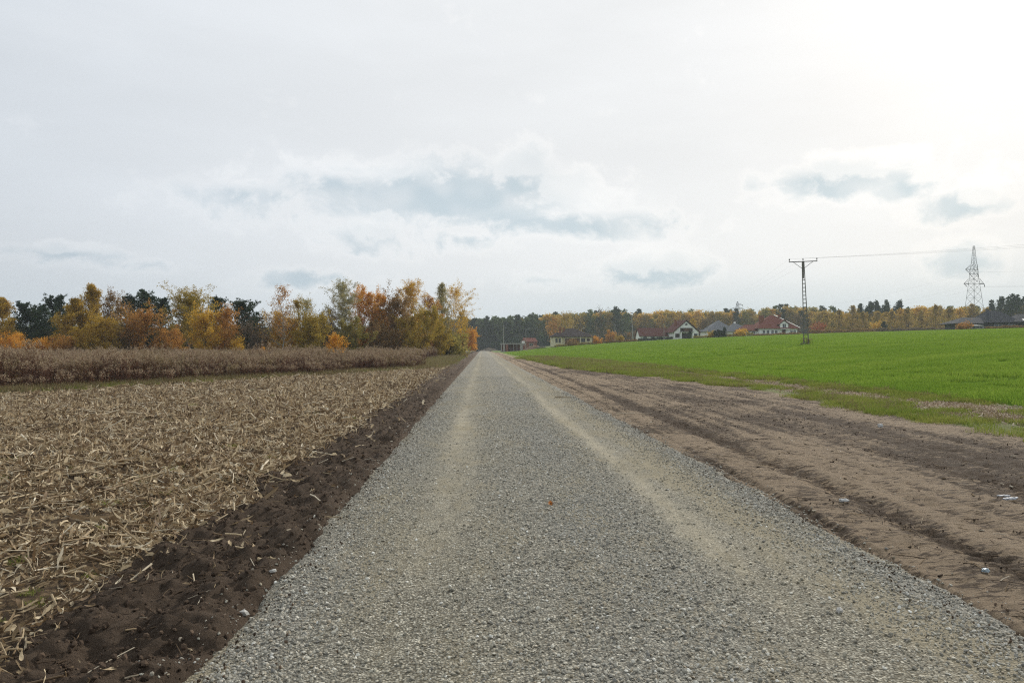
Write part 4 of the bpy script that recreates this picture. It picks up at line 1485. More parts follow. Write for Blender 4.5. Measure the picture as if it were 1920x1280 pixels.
# single trees beyond the wheat field on the right
G_R = 'trees beyond the wheat field'
LARCH = dict(f0=0.03, prof='birch', el=(5, 40), leaf=(0.5, 0.28), whorl=0.6, per=6, droop=0.02, irregular=0.3)
SPR = dict(f0=0.04, prof='cone', el=(-8, 30), leaf=(0.42, 0.2), whorl=0.45, per=7, droop=0.12, irregular=0.25)
BSH = dict(prof='dome', stems=5, f0=0.04, nb=34, leaf=0.36, spread=0.25)
RIGHT = [
    ('larch_tree', 'golden larch just right of the ladder-like power pole', 1548, 592, 300, 36, 'larch', 'con', dict(N=2600, **LARCH)),
    ('larch_tree', 'golden larch, second to the right of the power pole', 1572, 583, 305, 36, 'larch', 'con', dict(N=2600, **LARCH)),
    ('larch_tree', 'tallest brown-gold larch left of the dark spruce tops', 1598, 574, 300, 40, 'larch', 'con', dict(N=3200, **LARCH)),
    ('larch_tree', 'golden larch below the leftmost dark spruce top', 1618, 586, 296, 36, 'larch', 'con', dict(N=2800, **LARCH)),
    ('larch_tree', 'yellowish larch in front of the group of dark spruce tops', 1645, 586, 292, 38, 'larch', 'con', dict(N=2800, **LARCH)),
    ('larch_tree', 'golden larch below the rightmost dark spruce top', 1672, 585, 296, 36, 'larch', 'con', dict(N=2800, **LARCH)),
    ('larch_tree', 'wide golden larch right of the dark spruce tops', 1700, 580, 292, 42, 'larch', 'con', dict(N=3200, **LARCH)),
    ('larch_tree', 'rusty larch midway between the spruce tops and the pylon', 1728, 584, 296, 40, 'larch', 'con', dict(N=3000, **LARCH)),
    ('larch_tree', 'golden larch left of the tall lattice pylon', 1754, 573, 290, 40, 'larch', 'con', dict(N=3000, **LARCH)),
    ('larch_tree', 'brown larch beside the left end of the dark long house', 1782, 578, 292, 42, 'larch', 'con', dict(N=3200, **LARCH)),
    ('larch_tree', 'russet larch hiding the foot of the tall lattice pylon', 1822, 571, 330, 44, 'larch', 'con', dict(N=3200, **LARCH)),
    ('larch_tree', 'russet larch right of the tall lattice pylon', 1850, 579, 330, 40, 'larch', 'con', dict(N=3000, **LARCH)),
    ('spruce_tree', 'leftmost dark spruce top above the golden larches', 1616, 569, 360, 33, 'spruce', 'con', dict(N=3800, **SPR)),
    ('spruce_tree', 'second dark spruce top from the left above the larches', 1633, 565, 362, 33, 'spruce', 'con', dict(N=3800, **SPR)),
    ('spruce_tree', 'third dark spruce top from the left above the larches', 1647, 567, 366, 31, 'spruce', 'con', dict(N=3600, **SPR)),
    ('spruce_tree', 'tallest dark spruce top in the group above the larches', 1662, 562, 360, 36, 'spruce', 'con', dict(N=4000, **SPR)),
    ('spruce_tree', 'rightmost dark spruce top above the golden larches', 1686, 564, 352, 33, 'spruce', 'con', dict(N=3800, **SPR)),
    ('spruce_tree', 'first dark spruce behind the dark long house, nearest the pylon', 1876, 556, 310, 45, 'spruce', 'con', dict(N=5200, **SPR)),
    ('spruce_tree', 'dark spruce rising highest behind the dark long house', 1896, 551, 306, 45, 'spruce', 'con', dict(N=5200, **SPR)),
    ('spruce_tree', 'dark spruce behind the long house close to the right picture edge', 1909, 553, 304, 42, 'spruce', 'con', dict(N=5000, **SPR)),
    ('spruce_tree', 'dark spruce cut by the right picture edge', 1922, 556, 308, 42, 'spruce', 'con', dict(N=5000, **SPR)),
    ('shrub', 'dull red bush behind the foot of the power pole', 1530, 611, 270, 30, 'red', 'dec', dict(N=1500, **BSH)),
    ('shrub', 'yellow bush below the golden larches', 1640, 607, 270, 26, 'gold', 'dec', dict(N=1300, **BSH)),
    ('spruce_tree', 'small dark conifer at the field edge below the larches', 1658, 604, 262, 17, 'spruce', 'con', dict(N=2600, **SPR)),
    ('shrub', 'dark bush at the left end of the dark long house', 1785, 606, 215, 24, 'olive', 'dec', dict(N=1300, **BSH)),
    ('shrub', 'orange-brown bush before the left wing of the dark long house', 1808, 611, 192, 22, 'russet', 'dec', dict(N=1100, **BSH)),
    ('shrub', 'round yellow bush between the grey and the red roofed houses', 1386, 622, 240, 24, 'gold', 'dec', dict(N=1500, **BSH)),
    ('shrub', 'slim yellow shrub left of the dark clipped conifers', 1335, 623, 240, 11, 'yellow', 'dec', dict(N=700, **BSH)),
    ('shrub', 'small orange bush right of the cream bungalow', 1120, 633, 246, 16, 'orange', 'dec', dict(N=900, **BSH)),
    ('maple_tree', 'rusty young tree right of the small orange bush by the bungalow', 1141, 623, 256, 24, 'russet', 'dec', dict(N=1500, **BSH)),
    ('shrub', 'small yellow bush right of the rusty young tree', 1161, 629, 252, 14, 'yellow', 'dec', dict(N=800, **BSH)),
    ('shrub', 'low dark bush before the garage doors of the cream bungalow', 1075, 644, 243, 22, 'brown', 'dec', dict(N=900, **BSH)),
    ('bare_tree', 'tall bare grey tree right of the cream bungalow', 1127, 584, 300, 30, 'grey', 'dec', dict(prof='oval', N=500, f0=0.2, nb=50, leaf=0.4, elev=(35, 65))),
    ('bare_tree', 'bare brown tree right of the white gabled house', 1322, 604, 275, 26, 'grey', 'dec', dict(prof='oval', N=900, f0=0.15, nb=50, leaf=0.4, elev=(35, 65))),
    ('maple_tree', 'tall golden tree behind the cream bungalow roof', 1062, 594, 330, 40, 'larch', 'dec', dict(prof='oval', N=2600, f0=0.1, leaf=0.5, spread=0.4)),
    ('maple_tree', 'rusty orange tree left behind the cream bungalow roof', 1040, 600, 335, 34, 'russet', 'dec', dict(prof='oval', N=2200, f0=0.1, leaf=0.5, spread=0.4)),
    ('poplar_tree', 'yellow tree peeking over the white gabled house', 1300, 600, 290, 16, 'yellow', 'dec', dict(prof='oval', N=1200, f0=0.1, leaf=0.4)),
    ('bare_tree', 'bare grey-brown tree just left of the power pole', 1497, 596, 262, 20, 'grey', 'dec', dict(prof='oval', N=600, f0=0.15, nb=46, leaf=0.35, elev=(35, 65))),
]
for i, (nm, lab, px, top, Yd, wp, colr, kd, kw) in enumerate(RIGHT):
    place_tree(nm, lab, 'shrub' if nm == 'shrub' else 'tree', px, top, Yd, wp, colr, kd, 2000 + i, G_R, **kw)
for i, px in enumerate((1341, 1347, 1353, 1359)):
    place_tree('thuja', 'dark clipped conifer before the grey roofed house, %s from the left' % ('first', 'second', 'third', 'fourth')[i], 'conifer', px, (622, 619, 621, 615)[i], 238, 8, 'spruce', 'con', 2100 + i,
               'clipped conifers by the grey roofed house', f0=0.02, prof='column', el=(50, 70), N=900, leaf=(0.4, 0.2), whorl=0.35, per=5)
place_tree('thuja', 'dark column conifer before the balcony of the white gabled house', 'conifer', 1294, 622, 238, 8, 'spruce', 'con', 2110, None, f0=0.02, prof='column', el=(50, 70), N=900, leaf=(0.4, 0.2), whorl=0.35, per=5)

# ------------------------------------------------------------------ far woods, one mass each
def wood_mesh(kind, seed, col):
    if kind == 'con':
        tr, cr = conifer(seed, 17, 5.2, f0=0.22, prof='dome', el=(5, 40), N=1100, leaf=(1.1, 0.5), whorl=1.3, per=5, droop=0, irregular=0.3)
    elif kind == 'spr':
        tr, cr = conifer(seed, 17, 5.0, f0=0.05, prof='cone', el=(-5, 30), N=620, leaf=(1.2, 0.55), whorl=1.1, per=6)
    else:
        tr, cr = deciduous(seed, 15, 8.0, f0=0.12, nb=30, N=1300, leaf=0.85, spread=0.6)
    V = np.concatenate([tr[0], cr[0]])
    F = np.concatenate([tr[1], cr[1] + len(tr[0])])
    me = np_mesh('wood', V, F, {'tint': np.concatenate([np.full(len(tr[0]), 0.3), cr[2]])})
    me.materials.append(M_bark)
    me.materials.append(LM[col])
    mi = np.zeros(len(F), dtype=np.int32)
    mi[len(tr[1]):] = 1
    me.polygons.foreach_set('material_index', mi)
    return me


WOODC = [wood_mesh('con', 3000 + i, 'wood') for i in range(4)] + [wood_mesh('con', 3010 + i, 'spruce') for i in range(3)]
WOODD = [wood_mesh('dec', 3020 + i, c) for i, c in enumerate(('gold', 'larch', 'yellow', 'gold', 'olive', 'larch', 'lime'))]
rng = np.random.default_rng(61)


def wood_points(px0, px1, Y0, Y1, step):
    gy = np.arange(Y0, Y1, step)
    P = []
    for yv in gy:
        xa, xb = wx(px0, yv), wx(px1, yv)
        xs = np.arange(xa, xb, step)
        P.append(np.stack([xs + rng.uniform(-0.45, 0.45, len(xs)) * step, yv + rng.uniform(-0.45, 0.45, len(xs)) * step], axis=1))
    return np.concatenate(P)


def build_wood(name, P, protos, idx, hmul, label):
    n = len(P)
    z = terrain(P[:, 0], P[:, 1]) - 0.2
    rot = np.zeros((n, 3))
    rot[:, 2] = rng.uniform(0, 6.28, n)
    s = hmul * rng.uniform(0.8, 1.12, n)
    scatter(name, protos, np.stack([P[:, 0], P[:, 1], z], axis=1), rot, np.stack([s * rng.uniform(0.85, 1.15, n)] * 2 + [s], axis=1), idx, label=label, cat='wood')


# pine wood behind the end of the road and behind the left-hand trees
P = np.concatenate([wood_points(700, 1175, 412, 470, 4.0), wood_points(-120, 720, 330, 360, 4.2)])
n = len(P)
pxa = 960 + FPX * np.tan(np.arctan2(P[:, 0], P[:, 1]) - YAW)
hm = np.where(pxa < 700, 0.62, 1.02)
mixd = (pxa > 880) & (rng.random(n) < 0.10 + 0.35 * sstep(pxa, 940, 1100))
build_wood('pine_wood', P, WOODC + WOODD, np.where(mixd, 7 + rng.integers(0, 7, n), rng.integers(0, 7, n)), hm * (0.95 + 0.1 * fbm(pxa / 50, pxa * 0, 3, 77)), 'dark pine wood closing off the far end of the road')
# brushwood filling the foot of the woods
BRUSH = []
for i, c in enumerate(('brown', 'olive', 'grey', 'russet', 'pine')):
    tr, cr = deciduous(3050 + i, 3.2, 4.2, f0=0.03, nb=22, N=650, leaf=0.42, spread=0.3, stems=4, prof='dome')
    me = np_mesh('brush', np.concatenate([tr[0], cr[0]]), np.concatenate([tr[1], cr[1] + len(tr[0])]), {'tint': np.concatenate([np.full(len(tr[0]), 0.2), cr[2]])})
    me.materials.append(LM[c])
    BRUSH.append(me)
Pa = wood_points(-80, 872, 121, 134, 1.7)
Pb = wood_points(-80, 500, 104, 118, 2.4)
Pc = wood_points(720, 1180, 406, 414, 2.0)
Pd = np.concatenate([wood_points(1010, 1560, 412, 420, 2.0), wood_points(1540, 2050, 322, 330, 2.0)])
Pe = wood_points(-120, 720, 322, 330, 2.2)
P = np.concatenate([Pa, Pb, Pc, Pd, Pe])
P = P[~((np.abs(P[:, 0] + 0.0) < 4.2) & (P[:, 1] < 400))]
n = len(P)
bi = rng.choice(5, n, p=[0.3, 0.2, 0.22, 0.1, 0.18])
far = P[:, 1] > 300
bi = np.where(far & (P[:, 0] < 40), 4, bi)
s = rng.uniform(0.7, 1.25, n) * np.where(far, 1.35, 1.0)
scatter('brushwood', BRUSH, np.stack([P[:, 0], P[:, 1], terrain(P[:, 0], P[:, 1]) - 0.1], axis=1), np.stack([np.zeros(n), np.zeros(n), rng.uniform(0, 6.28, n)], axis=1), s, bi,
        label='brown brushwood filling the foot of the woods', cat='brushwood')
# autumn wood behind the houses
P = np.concatenate([wood_points(1010, 1560, 420, 452, 4.6), wood_points(1540, 2050, 330, 356, 4.6)])
n = len(P)
pxa = 960 + FPX * np.tan(np.arctan2(P[:, 0], P[:, 1]) - YAW)
con = rng.random(n) < np.where(pxa < 1180, 0.3, 0.14)
sp = ((pxa > 1600) & (pxa < 1700)) | (pxa > 1855)
idx = np.where(con, rng.integers(0, 7, n), 7 + rng.integers(0, 7, n))
idx = np.where(sp & (rng.random(n) < 0.55), 14 + rng.integers(0, 3, n), idx)
hm = np.where(P[:, 1] < 400, 0.66 + 0.1 * sstep(pxa, 1560, 1700), 0.98) * (0.92 + 0.16 * fbm(pxa / 60, pxa * 0, 3, 98)) * np.where(idx > 13, 1.16 + 0.16 * (pxa > 1855), 1.0)
WOODS = [wood_mesh('spr', 3040 + i, 'spruce') for i in range(3)]
build_wood('autumn_wood', P, WOODC + WOODD + WOODS, idx, hm, 'brown and golden autumn wood behind the houses')
P = wood_points(1120, 2050, 860, 960, 9.5)
n = len(P)
idx = np.where(rng.random(n) < 0.7, rng.integers(0, 7, n), 7 + rng.integers(0, 7, n))
build_wood('ridge_wood', P, WOODC + WOODD, idx, np.full(n, 0.8), 'distant bluish wood on the low ridge at the horizon')

# ------------------------------------------------------------------ houses
M_cream = mottled('cream_render', (0.66, 0.6, 0.42), 0.08, 0.6, 0.9, 0.15)
M_white = mottled('white_render', (0.88, 0.88, 0.86), 0.04, 0.5, 0.9, 0.15)


def tile_mat(name, c):
    def cf(t):
        p = t.pos()
        return t.mix(t.noise(p, 1.2, 5, 0.65), tuple(x * 0.72 for x in c), tuple(x * 1.2 for x in c))

    def bf(t):
        w = t.node('ShaderNodeTexWave', wave_type='BANDS', bands_direction='X')
        w.inputs['Scale'].default_value = 1.4
        t.l.new(t.pos(), w.inputs[0])
        w2 = t.node('ShaderNodeTexWave', wave_type='BANDS', bands_direction='Z', wave_profile='SAW')
        w2.inputs['Scale'].default_value = 1.6
        t.l.new(t.pos(), w2.inputs[0])
        return t.bump(t.m('ADD', w.outputs[1], w2.outputs[1]), 0.5, 0.05)
    return pbr(name, cf, 0.9, 0.08, bf)


M_roofbrown = tile_mat('dark_brown_tiles', (0.075, 0.058, 0.055))
M_roofred = tile_mat('red_tiles', (0.215, 0.085, 0.066))
M_roofmaroon = tile_mat('maroon_tiles', (0.15, 0.068, 0.058))
M_roofgrey = tile_mat('grey_tiles', (0.2, 0.205, 0.215))
M_roofblack = tile_mat('charcoal_tiles', (0.045, 0.048, 0.056))
M_brick = mottled('brick', (0.22, 0.085, 0.055), 0.3, 4, 0.9, 0.15)
M_glass = pbr('window_glass', (0.03, 0.035, 0.04), 0.08, 0.6)
M_wfr = pbr('window_frame', (0.7, 0.7, 0.68), 0.5, 0.3)
M_wfr_dark = pbr('dark_window_frame', (0.09, 0.06, 0.045), 0.6, 0.3)
M_wood = mottled('brown_boards', (0.12, 0.065, 0.04), 0.3, 5, 0.7, 0.2)
M_dark = pbr('recess_shade', (0.05, 0.045, 0.042), 0.9, 0.1)  # dark colour standing in for the shade inside openings
M_concrete = mottled('concrete', (0.32, 0.31, 0.29), 0.2, 2, 0.9, 0.15)
M_charwall = mottled('dark_cladding', (0.10, 0.10, 0.105), 0.2, 1.5, 0.8, 0.2)
M_metal = pbr('weathered_steel', lambda t: t.mix(t.noise(t.pos(), 3, 4), (0.17, 0.175, 0.18), (0.28, 0.28, 0.275)), 0.6, 0.4)
M_gutter = pbr('white_trim', (0.78, 0.78, 0.76), 0.5, 0.3)


def window(par, x0, x1, z0, z1, y, frame=None, mull=1, tr=0.07):
    fr = MB()
    d = 0.1
    fr.box(x0, x1, y - 0.05, y + d, z0, z0 + tr).box(x0, x1, y - 0.05, y + d, z1 - tr, z1)
    fr.box(x0, x0 + tr, y - 0.05, y + d, z0 + tr, z1 - tr).box(x1 - tr, x1, y - 0.05, y + d, z0 + tr, z1 - tr)
    for k in range(mull):
        xm = x0 + (x1 - x0) * (k + 1) / (mull + 1)
        fr.box(xm - tr / 2, xm + tr / 2, y - 0.045, y + d, z0 + tr, z1 - tr)
    w = fr.build('window', frame or M_wfr, par)
    MB().box(x0 + tr * 0.5, x1 - tr * 0.5, y - 0.02, y + 0.02, z0 + tr * 0.5, z1 - tr * 0.5).build('pane', M_glass, w)
    MB().box(x0 - 0.06, x1 + 0.06, y - 0.14, y - 0.052, z0 - 0.07, z0 - 0.005).build('sill', M_concrete, w)
    return w


def door(par, x0, x1, z0, z1, y, mat):
    d = MB().box(x0, x1, y - 0.06, y + 0.05, z0, z1).build('door', mat, par)
    MB().box(x1 - 0.16, x1 - 0.08, y - 0.14, y - 0.062, z0 + 1.0, z0 + 1.12).build('handle', M_metal, d)
    return d


# cream bungalow
Yh = 256
x0 = wx(1072, Yh)
h = thing('bungalow', 'cream bungalow with dark brown hipped roof near the end of the road', 'house', (x0, Yh, T(x0, Yh) + 0.6), 0)
MB().box(-6.6, 7.1, 0, 9, -1.2, 2.65).box(-6.6, -3.45, -2.4, 0.01, -1.2, 2.6).build('wall', M_cream, h)
rf = MB().hip(-4.4, 7.7, -0.7, 9.7, 2.75, (-1.0, 4.5), (1.4, 4.5), 5.75).build('roof', M_roofbrown, h)
MB().hip(-7.3, -2.8, -3.0, 6.0, 2.7, (-5.0, -0.6), (-5.0, 3.6), 4.3).build('porch_roof', M_roofbrown, h)
for cx in (-3.7, -2.4):
    MB().box(cx - 0.3, cx + 0.3, 3.2, 3.8, 3.0, 5.9).build('chimney', M_brick, rf)
for xa, xb, mm in ((-5.9, -5.2, 0), (-4.8, -4.1, 0)):
    window(h, xa, xb, 0.7, 2.1, -2.42, M_wfr_dark, mm)
window(h, 3.3, 4.7, 0.9, 2.1, -0.02, M_wfr_dark, 1)
window(h, 5.3, 6.3, 1.2, 2.1, -0.02, M_wfr_dark, 0)
for xa in (-2.3, 0.35):
    g = MB().box(xa, xa + 2.4, -0.06, 0.05, 0, 2.15).build('garage_door_or_opening', M_wood, h)
    for k in range(4):
        MB().box(xa + 0.05, xa + 2.35, -0.10, -0.062, 0.06 + 0.52 * k, 0.52 + 0.52 * k).build('panel', M_wood, g)
for xa in (-3.0, 3.0):
    MB().box(xa - 0.12, xa + 0.12, -0.62, -0.4, -0.3, 2.58).build('pillar', M_cream, h)

# house with the white gable and balcony, and its long side wing
Yh = 256
x0 = wx(1287, Yh)
h = thing('gabled_house', 'white gabled house with red roof and a dark balcony', 'house', (x0, Yh, T(x0, Yh)), R(4))
MB().add([(-4.4, 0, -0.5), (4.4, 0, -0.5), (4.4, 10, -0.5), (-4.4, 10, -0.5), (-4.4, 0, 2.6), (4.4, 0, 2.6), (4.4, 10, 2.6), (-4.4, 10, 2.6), (0, 0, 6.3), (0, 10, 6.3)],
         [(0, 3, 2, 1), (0, 1, 5, 8, 4), (1, 2, 6, 5), (2, 3, 7, 9, 6), (3, 0, 4, 7), (4, 8, 9, 7), (8, 5, 6, 9)]).build('wall', M_white, h)
rf = MB().slab([(0, -0.5, 6.6), (-5.1, -0.5, 2.3), (-5.1, 10.5, 2.3), (0, 10.5, 6.6)], 0.2).slab([(5.1, -0.5, 2.3), (0, -0.5, 6.62), (0, 10.5, 6.62), (5.1, 10.5, 2.3)], 0.2).build('roof', M_roofmaroon, h)
MB().box(-2.6, -1.9, 4.6, 5.3, 4.2, 7.0).build('chimney', M_brick, rf)
b = MB().box(-2.2, 2.2, -0.06, 0.02, 2.75, 4.0).build('balcony_shade_panel', M_dark, h)  # flat dark panel on the wall, painted as the shade of the balcony recess
MB().box(-0.9, 1.0, -0.1, -0.061, 2.75, 3.9).build('balcony_door', M_wood, b)
MB().box(-2.4, 2.4, -1.1, -0.07, 2.5, 2.68).build('balcony_slab', M_concrete, h)
for k in range(13):
    MB().box(-2.35 + k * 0.385, -2.31 + k * 0.385, -1.08, -1.04, 2.68, 3.45).build('baluster', M_wood, h)
MB().box(-2.4, 2.4, -1.1, -1.02, 3.45, 3.53).build('handrail', M_wood, h)
for xa in (-2.2, 2.2):
    MB().box(xa - 0.15, xa + 0.15, -1.05, -0.75, -0.3, 2.49).build('pillar', M_white, h)
window(h, -0.35, 0.35, 5.0, 5.6, -0.02, M_wfr_dark, 0)
window(h, -4.0, -2.5, 0.7, 2.0, -0.02, M_wfr_dark, 1)
window(h, 2.6, 4.0, 0.7, 2.0, -0.02, M_wfr_dark, 1)
MB().box(-1.9, 1.9, -0.06, 0.02, 0, 2.2).build('garage_door_or_opening', M_dark, h)  # dark panel painted as the shade in the ground-floor opening, not a door leaf
x1 = wx(1226, 262)
h = thing('side_wing', 'long low building with dull red roof left of the white gabled house', 'house', (x1, 262, T(x1, 262)), 0)
MB().add([(-5, 0, -0.5), (5, 0, -0.5), (5, 7, -0.5), (-5, 7, -0.5), (-5, 0, 1.9), (5, 0, 1.9), (5, 7, 1.9), (-5, 7, 1.9), (-5, 3.5, 4.4), (5, 3.5, 4.4)],
         [(0, 3, 2, 1), (0, 1, 5, 4), (1, 2, 6, 9, 5), (2, 3, 7, 6), (3, 0, 4, 8, 7), (4, 5, 9, 8), (8, 9, 6, 7)]).build('wall', M_white, h)
MB().slab([(-5.4, -0.6, 1.75), (5.4, -0.6, 1.75), (5.4, 3.5, 4.75), (-5.4, 3.5, 4.75)], 0.18).slab([(-5.4, 3.5, 4.77), (5.4, 3.5, 4.77), (5.4, 7.6, 1.75), (-5.4, 7.6, 1.75)], 0.18).build('roof', M_roofmaroon, h)
for xa in (-3.8, -1.0, 1.8):
    window(h, xa, xa + 1.2, 0.6, 1.5, -0.02, M_wfr_dark, 1)

# grey hipped house, two peaks
Yh = 266
x0 = wx(1366, Yh)
h = thing('grey_house', 'house with two pointed grey roofs and white walls', 'house', (x0, Yh, T(x0, Yh) + 0.1), 0)
MB().box(-7.4, 2.6, 1, 10, -0.5, 2.1).box(-0.6, 8.0, -1.5, 1.01, -0.5, 2.0).build('wall', M_white, h)
MB().hip(-8.3, 3.4, 0.2, 10.8, 2.2, (-2.1, 5.4), (-1.8, 5.4), 6.3).build('roof', M_roofgrey, h)
r2 = MB().hip(-1.4, 8.9, -2.3, 6.8, 2.1, (2.9, 2.3), (3.2, 2.3), 5.3).build('roof', M_roofgrey, h)
MB().box(2.75, 3.35, 2.0, 2.6, 4.9, 5.7).build('chimney', M_white, r2)
for xa in (-6.2, -3.8):
    window(h, xa, xa + 1.3, 0.6, 1.8, 0.98, M_wfr, 1)
for xa in (1.0, 3.4, 6.0):
    window(h, xa, xa + 1.3, 0.5, 1.7, -1.52, M_wfr, 1)

# big red roofed house
Yh = 250
x0 = wx(1460, Yh)
h = thing('red_roofed_house', 'large white house with red hipped roof, dormer and brick chimneys', 'house', (x0, Yh, T(x0, Yh)), 0)
MB().box(-6.6, 6.5, 0, 10, -0.5, 2.5).build('wall', M_white, h)
rf = MB().hip(-7.5, 7.3, -0.7, 10.7, 2.55, (-1.1, 5.0), (0.3, 5.0), 7.2).build('roof', M_roofred, h)
MB().bar((0.35, 4.9, 7.28), (7.25, -0.65, 2.68), 0.22).build('ridge_trim', M_gutter, rf)
MB().box(-5.3, -3.9, 3.0, 4.2, 3.6, 7.0).build('chimney', M_brick, h)
MB().box(1.4, 2.2, 3.6, 4.3, 4.5, 7.4).build('chimney', M_brick, h)
d = MB().add([(0.4, -0.4, 2.4), (3.2, -0.4, 2.4), (3.2, 4, 2.4), (0.4, 4, 2.4), (0.4, -0.4, 4.0), (3.2, -0.4, 4.0), (3.2, 4, 4.0), (0.4, 4, 4.0), (1.8, -0.4, 5.0), (1.8, 4, 5.0)],
             [(0, 3, 2, 1), (0, 1, 5, 8, 4), (1, 2, 6, 5), (2, 3, 7, 9, 6), (3, 0, 4, 7), (4, 8, 9, 7), (8, 5, 6, 9)]).build('dormer', M_white, h)
MB().slab([(1.8, -0.8, 5.35), (-0.2, -0.8, 3.75), (-0.2, 4.2, 3.75), (1.8, 4.2, 5.35)], 0.16).slab([(3.8, -0.8, 3.75), (1.8, -0.8, 5.36), (1.8, 4.2, 5.36), (3.8, 4.2, 3.75)], 0.16).build('dormer_roof', M_roofred, d)
window(h, 1.15, 2.45, 2.6, 4.1, -0.42, M_wfr, 1, 0.1)
MB().box(0.3, 3.3, -1.3, -0.72, 2.25, 2.42).build('canopy', M_gutter, h)
door(h, 1.2, 2.4, 0, 2.1, -0.02, M_wood)
for xa in (-5.6, -4.2, -2.6, -1.3, 4.0, 5.1):
    window(h, xa, xa + 0.9, 0.7, 1.9, -0.02, M_wfr, 1)
MB().box(-12.0, -6.6, 2, 8, -0.5, 1.7).build('wing_wall', M_white, h)
MB().hip(-12.6, -6.2, 1.4, 8.6, 1.8, (-10.0, 5.0), (-6.6, 5.0), 3.9).build('wing_roof', M_roofred, h)
window(h, -10.5, -9.2, 0.6, 1.5, 1.98, M_wfr, 1)
window(h, -8.6, -7.4, 0.6, 1.5, 1.98, M_wfr, 1)

# dark long house at the right edge
Yh = 205
x0 = wx(1860, Yh)
h = thing('long_house', 'long low charcoal house with several dark roofs at the right edge', 'house', (x0, Yh, T(x0, Yh) + 0.1), R(-8))
MB().box(-8.6, -1.0, 0, 9, -0.5, 1.7).box(-1.0, 7.0, -0.4, 10, -0.5, 1.9).box(7.0, 20, -1.2, 9, -0.5, 1.9).build('wall', M_charwall, h)
MB().hip(-10.2, 0.4, -1.4, 10, 1.75, (-6.0, 4.3), (-1.5, 4.3), 3.6).build('roof', M_roofblack, h)
rf = MB().hip(-2.6, 7.6, -1.7, 11, 1.95, (0.8, 4.6), (4.2, 4.6), 5.5).build('roof', M_roofblack, h)
r3 = MB().hip(5.0, 21.5, -2.6, 10, 2.1, (9, 3.7), (17, 3.7), 4.5).build('roof', M_roofblack, h)
for xa, za in ((7.6, 2.9), (8.9, 2.9)):
    MB().slab([(xa, -1.45, 2.62), (xa + 0.8, -1.45, 2.62), (xa + 0.8, -0.75, 2.9), (xa, -0.75, 2.9)], 0.05).build('skylight', M_gutter, r3)
MB().box(1.2, 1.9, 5, 5.7, 4.4, 5.9).build('chimney', M_charwall, rf)
for xa, xb, ya in ((-7.8, -5.9, -0.02), (-4.4, -2.2, -0.02), (0.4, 2.6, -0.42), (4.0, 6.0, -0.42), (8.2, 10.6, -1.22), (12, 15, -1.22), (16, 18.4, -1.22)):
    window(h, xa, xb, 0.3, 1.45, ya, M_wfr, 1, 0.1)
x2 = wx(1828, 199)
t_ = thing('garden_tent', 'pale canopy before the dark long house', 'canopy', (x2, 199, T(x2, 199)), 0)
MB().hip(-1.6, 1.6, -1.2, 1.2, 1.2, (-0.2, 0), (0.2, 0), 1.5, 0.1).build('canopy', M_concrete, t_)
for sx in (-1.5, 1.5):
    for sy in (-1.1, 1.1):
        MB().bar((sx, sy, -0.2), (sx, sy, 1.1), 0.08).build('leg', M_metal, t_)

# unfinished house at the end of the road
Yh = 282
x0 = wx(962, Yh)
h = thing('unfinished_house', 'unfinished concrete house frame beside the far end of the road', 'building', (x0, Yh, T(x0, Yh) + 0.1), 0)
MB().box(-4.6, 4.6, -0.2, 8, -0.4, 0.05).build('floor_slab', M_concrete, h)
MB().box(-4.7, 4.7, -0.3, 8.2, 2.75, 3.15).build('ring_beam', M_concrete, h)
for xa, wd, mt in ((-4.45, 0.35, M_concrete), (-3.3, 0.35, M_concrete), (-2.3, 0.8, M_brick), (0.1, 0.18, M_metal), (1.5, 0.18, M_metal), (3.2, 0.95, M_concrete), (4.4, 0.35, M_brick)):
    MB().box(xa - wd / 2, xa + wd / 2, -0.15, 0.25, 0.05, 2.75).build('column', mt, h)
MB().box(-4.5, 4.5, 7.6, 7.9, 0.05, 2.75).build('back_wall', M_brick, h)
MB().box(-2.6, -2.35, 0.3, 7.6, 0.05, 2.75).build('partition', M_brick, h)
Y2 = 300
x0 = wx(996, Y2)
h = thing('brick_shed', 'small brick shed with red roof and white gable behind the unfinished house', 'shed', (x0, Y2, T(x0, Y2)), R(20))
MB().add([(-2.6, 0, -0.4), (2.6, 0, -0.4), (2.6, 4, -0.4), (-2.6, 4, -0.4), (-2.6, 0, 3.2), (2.6, 0, 3.2), (2.6, 4, 3.2), (-2.6, 4, 3.2), (-2.6, 2, 4.4), (2.6, 2, 4.4)],
         [(0, 3, 2, 1), (0, 1, 5, 4), (1, 2, 6, 9, 5), (2, 3, 7, 6), (3, 0, 4, 8, 7), (4, 5, 9, 8), (8, 9, 6, 7)]).build('wall', M_brick, h)
MB().slab([(-2.8, -0.4, 3.05), (2.8, -0.4, 3.05), (2.8, 2, 4.65), (-2.8, 2, 4.65)], 0.14).slab([(-2.8, 2, 4.66), (2.8, 2, 4.66), (2.8, 4.4, 3.05), (-2.8, 4.4, 3.05)], 0.14).build('roof', M_roofred, h)
MB().box(-2.68, -2.61, 0.4, 3.6, 1.4, 3.4).build('gable_panel', M_gutter, h)
window(h, -0.8, 0.8, 1.2, 2.4, -0.02, M_wfr, 1)


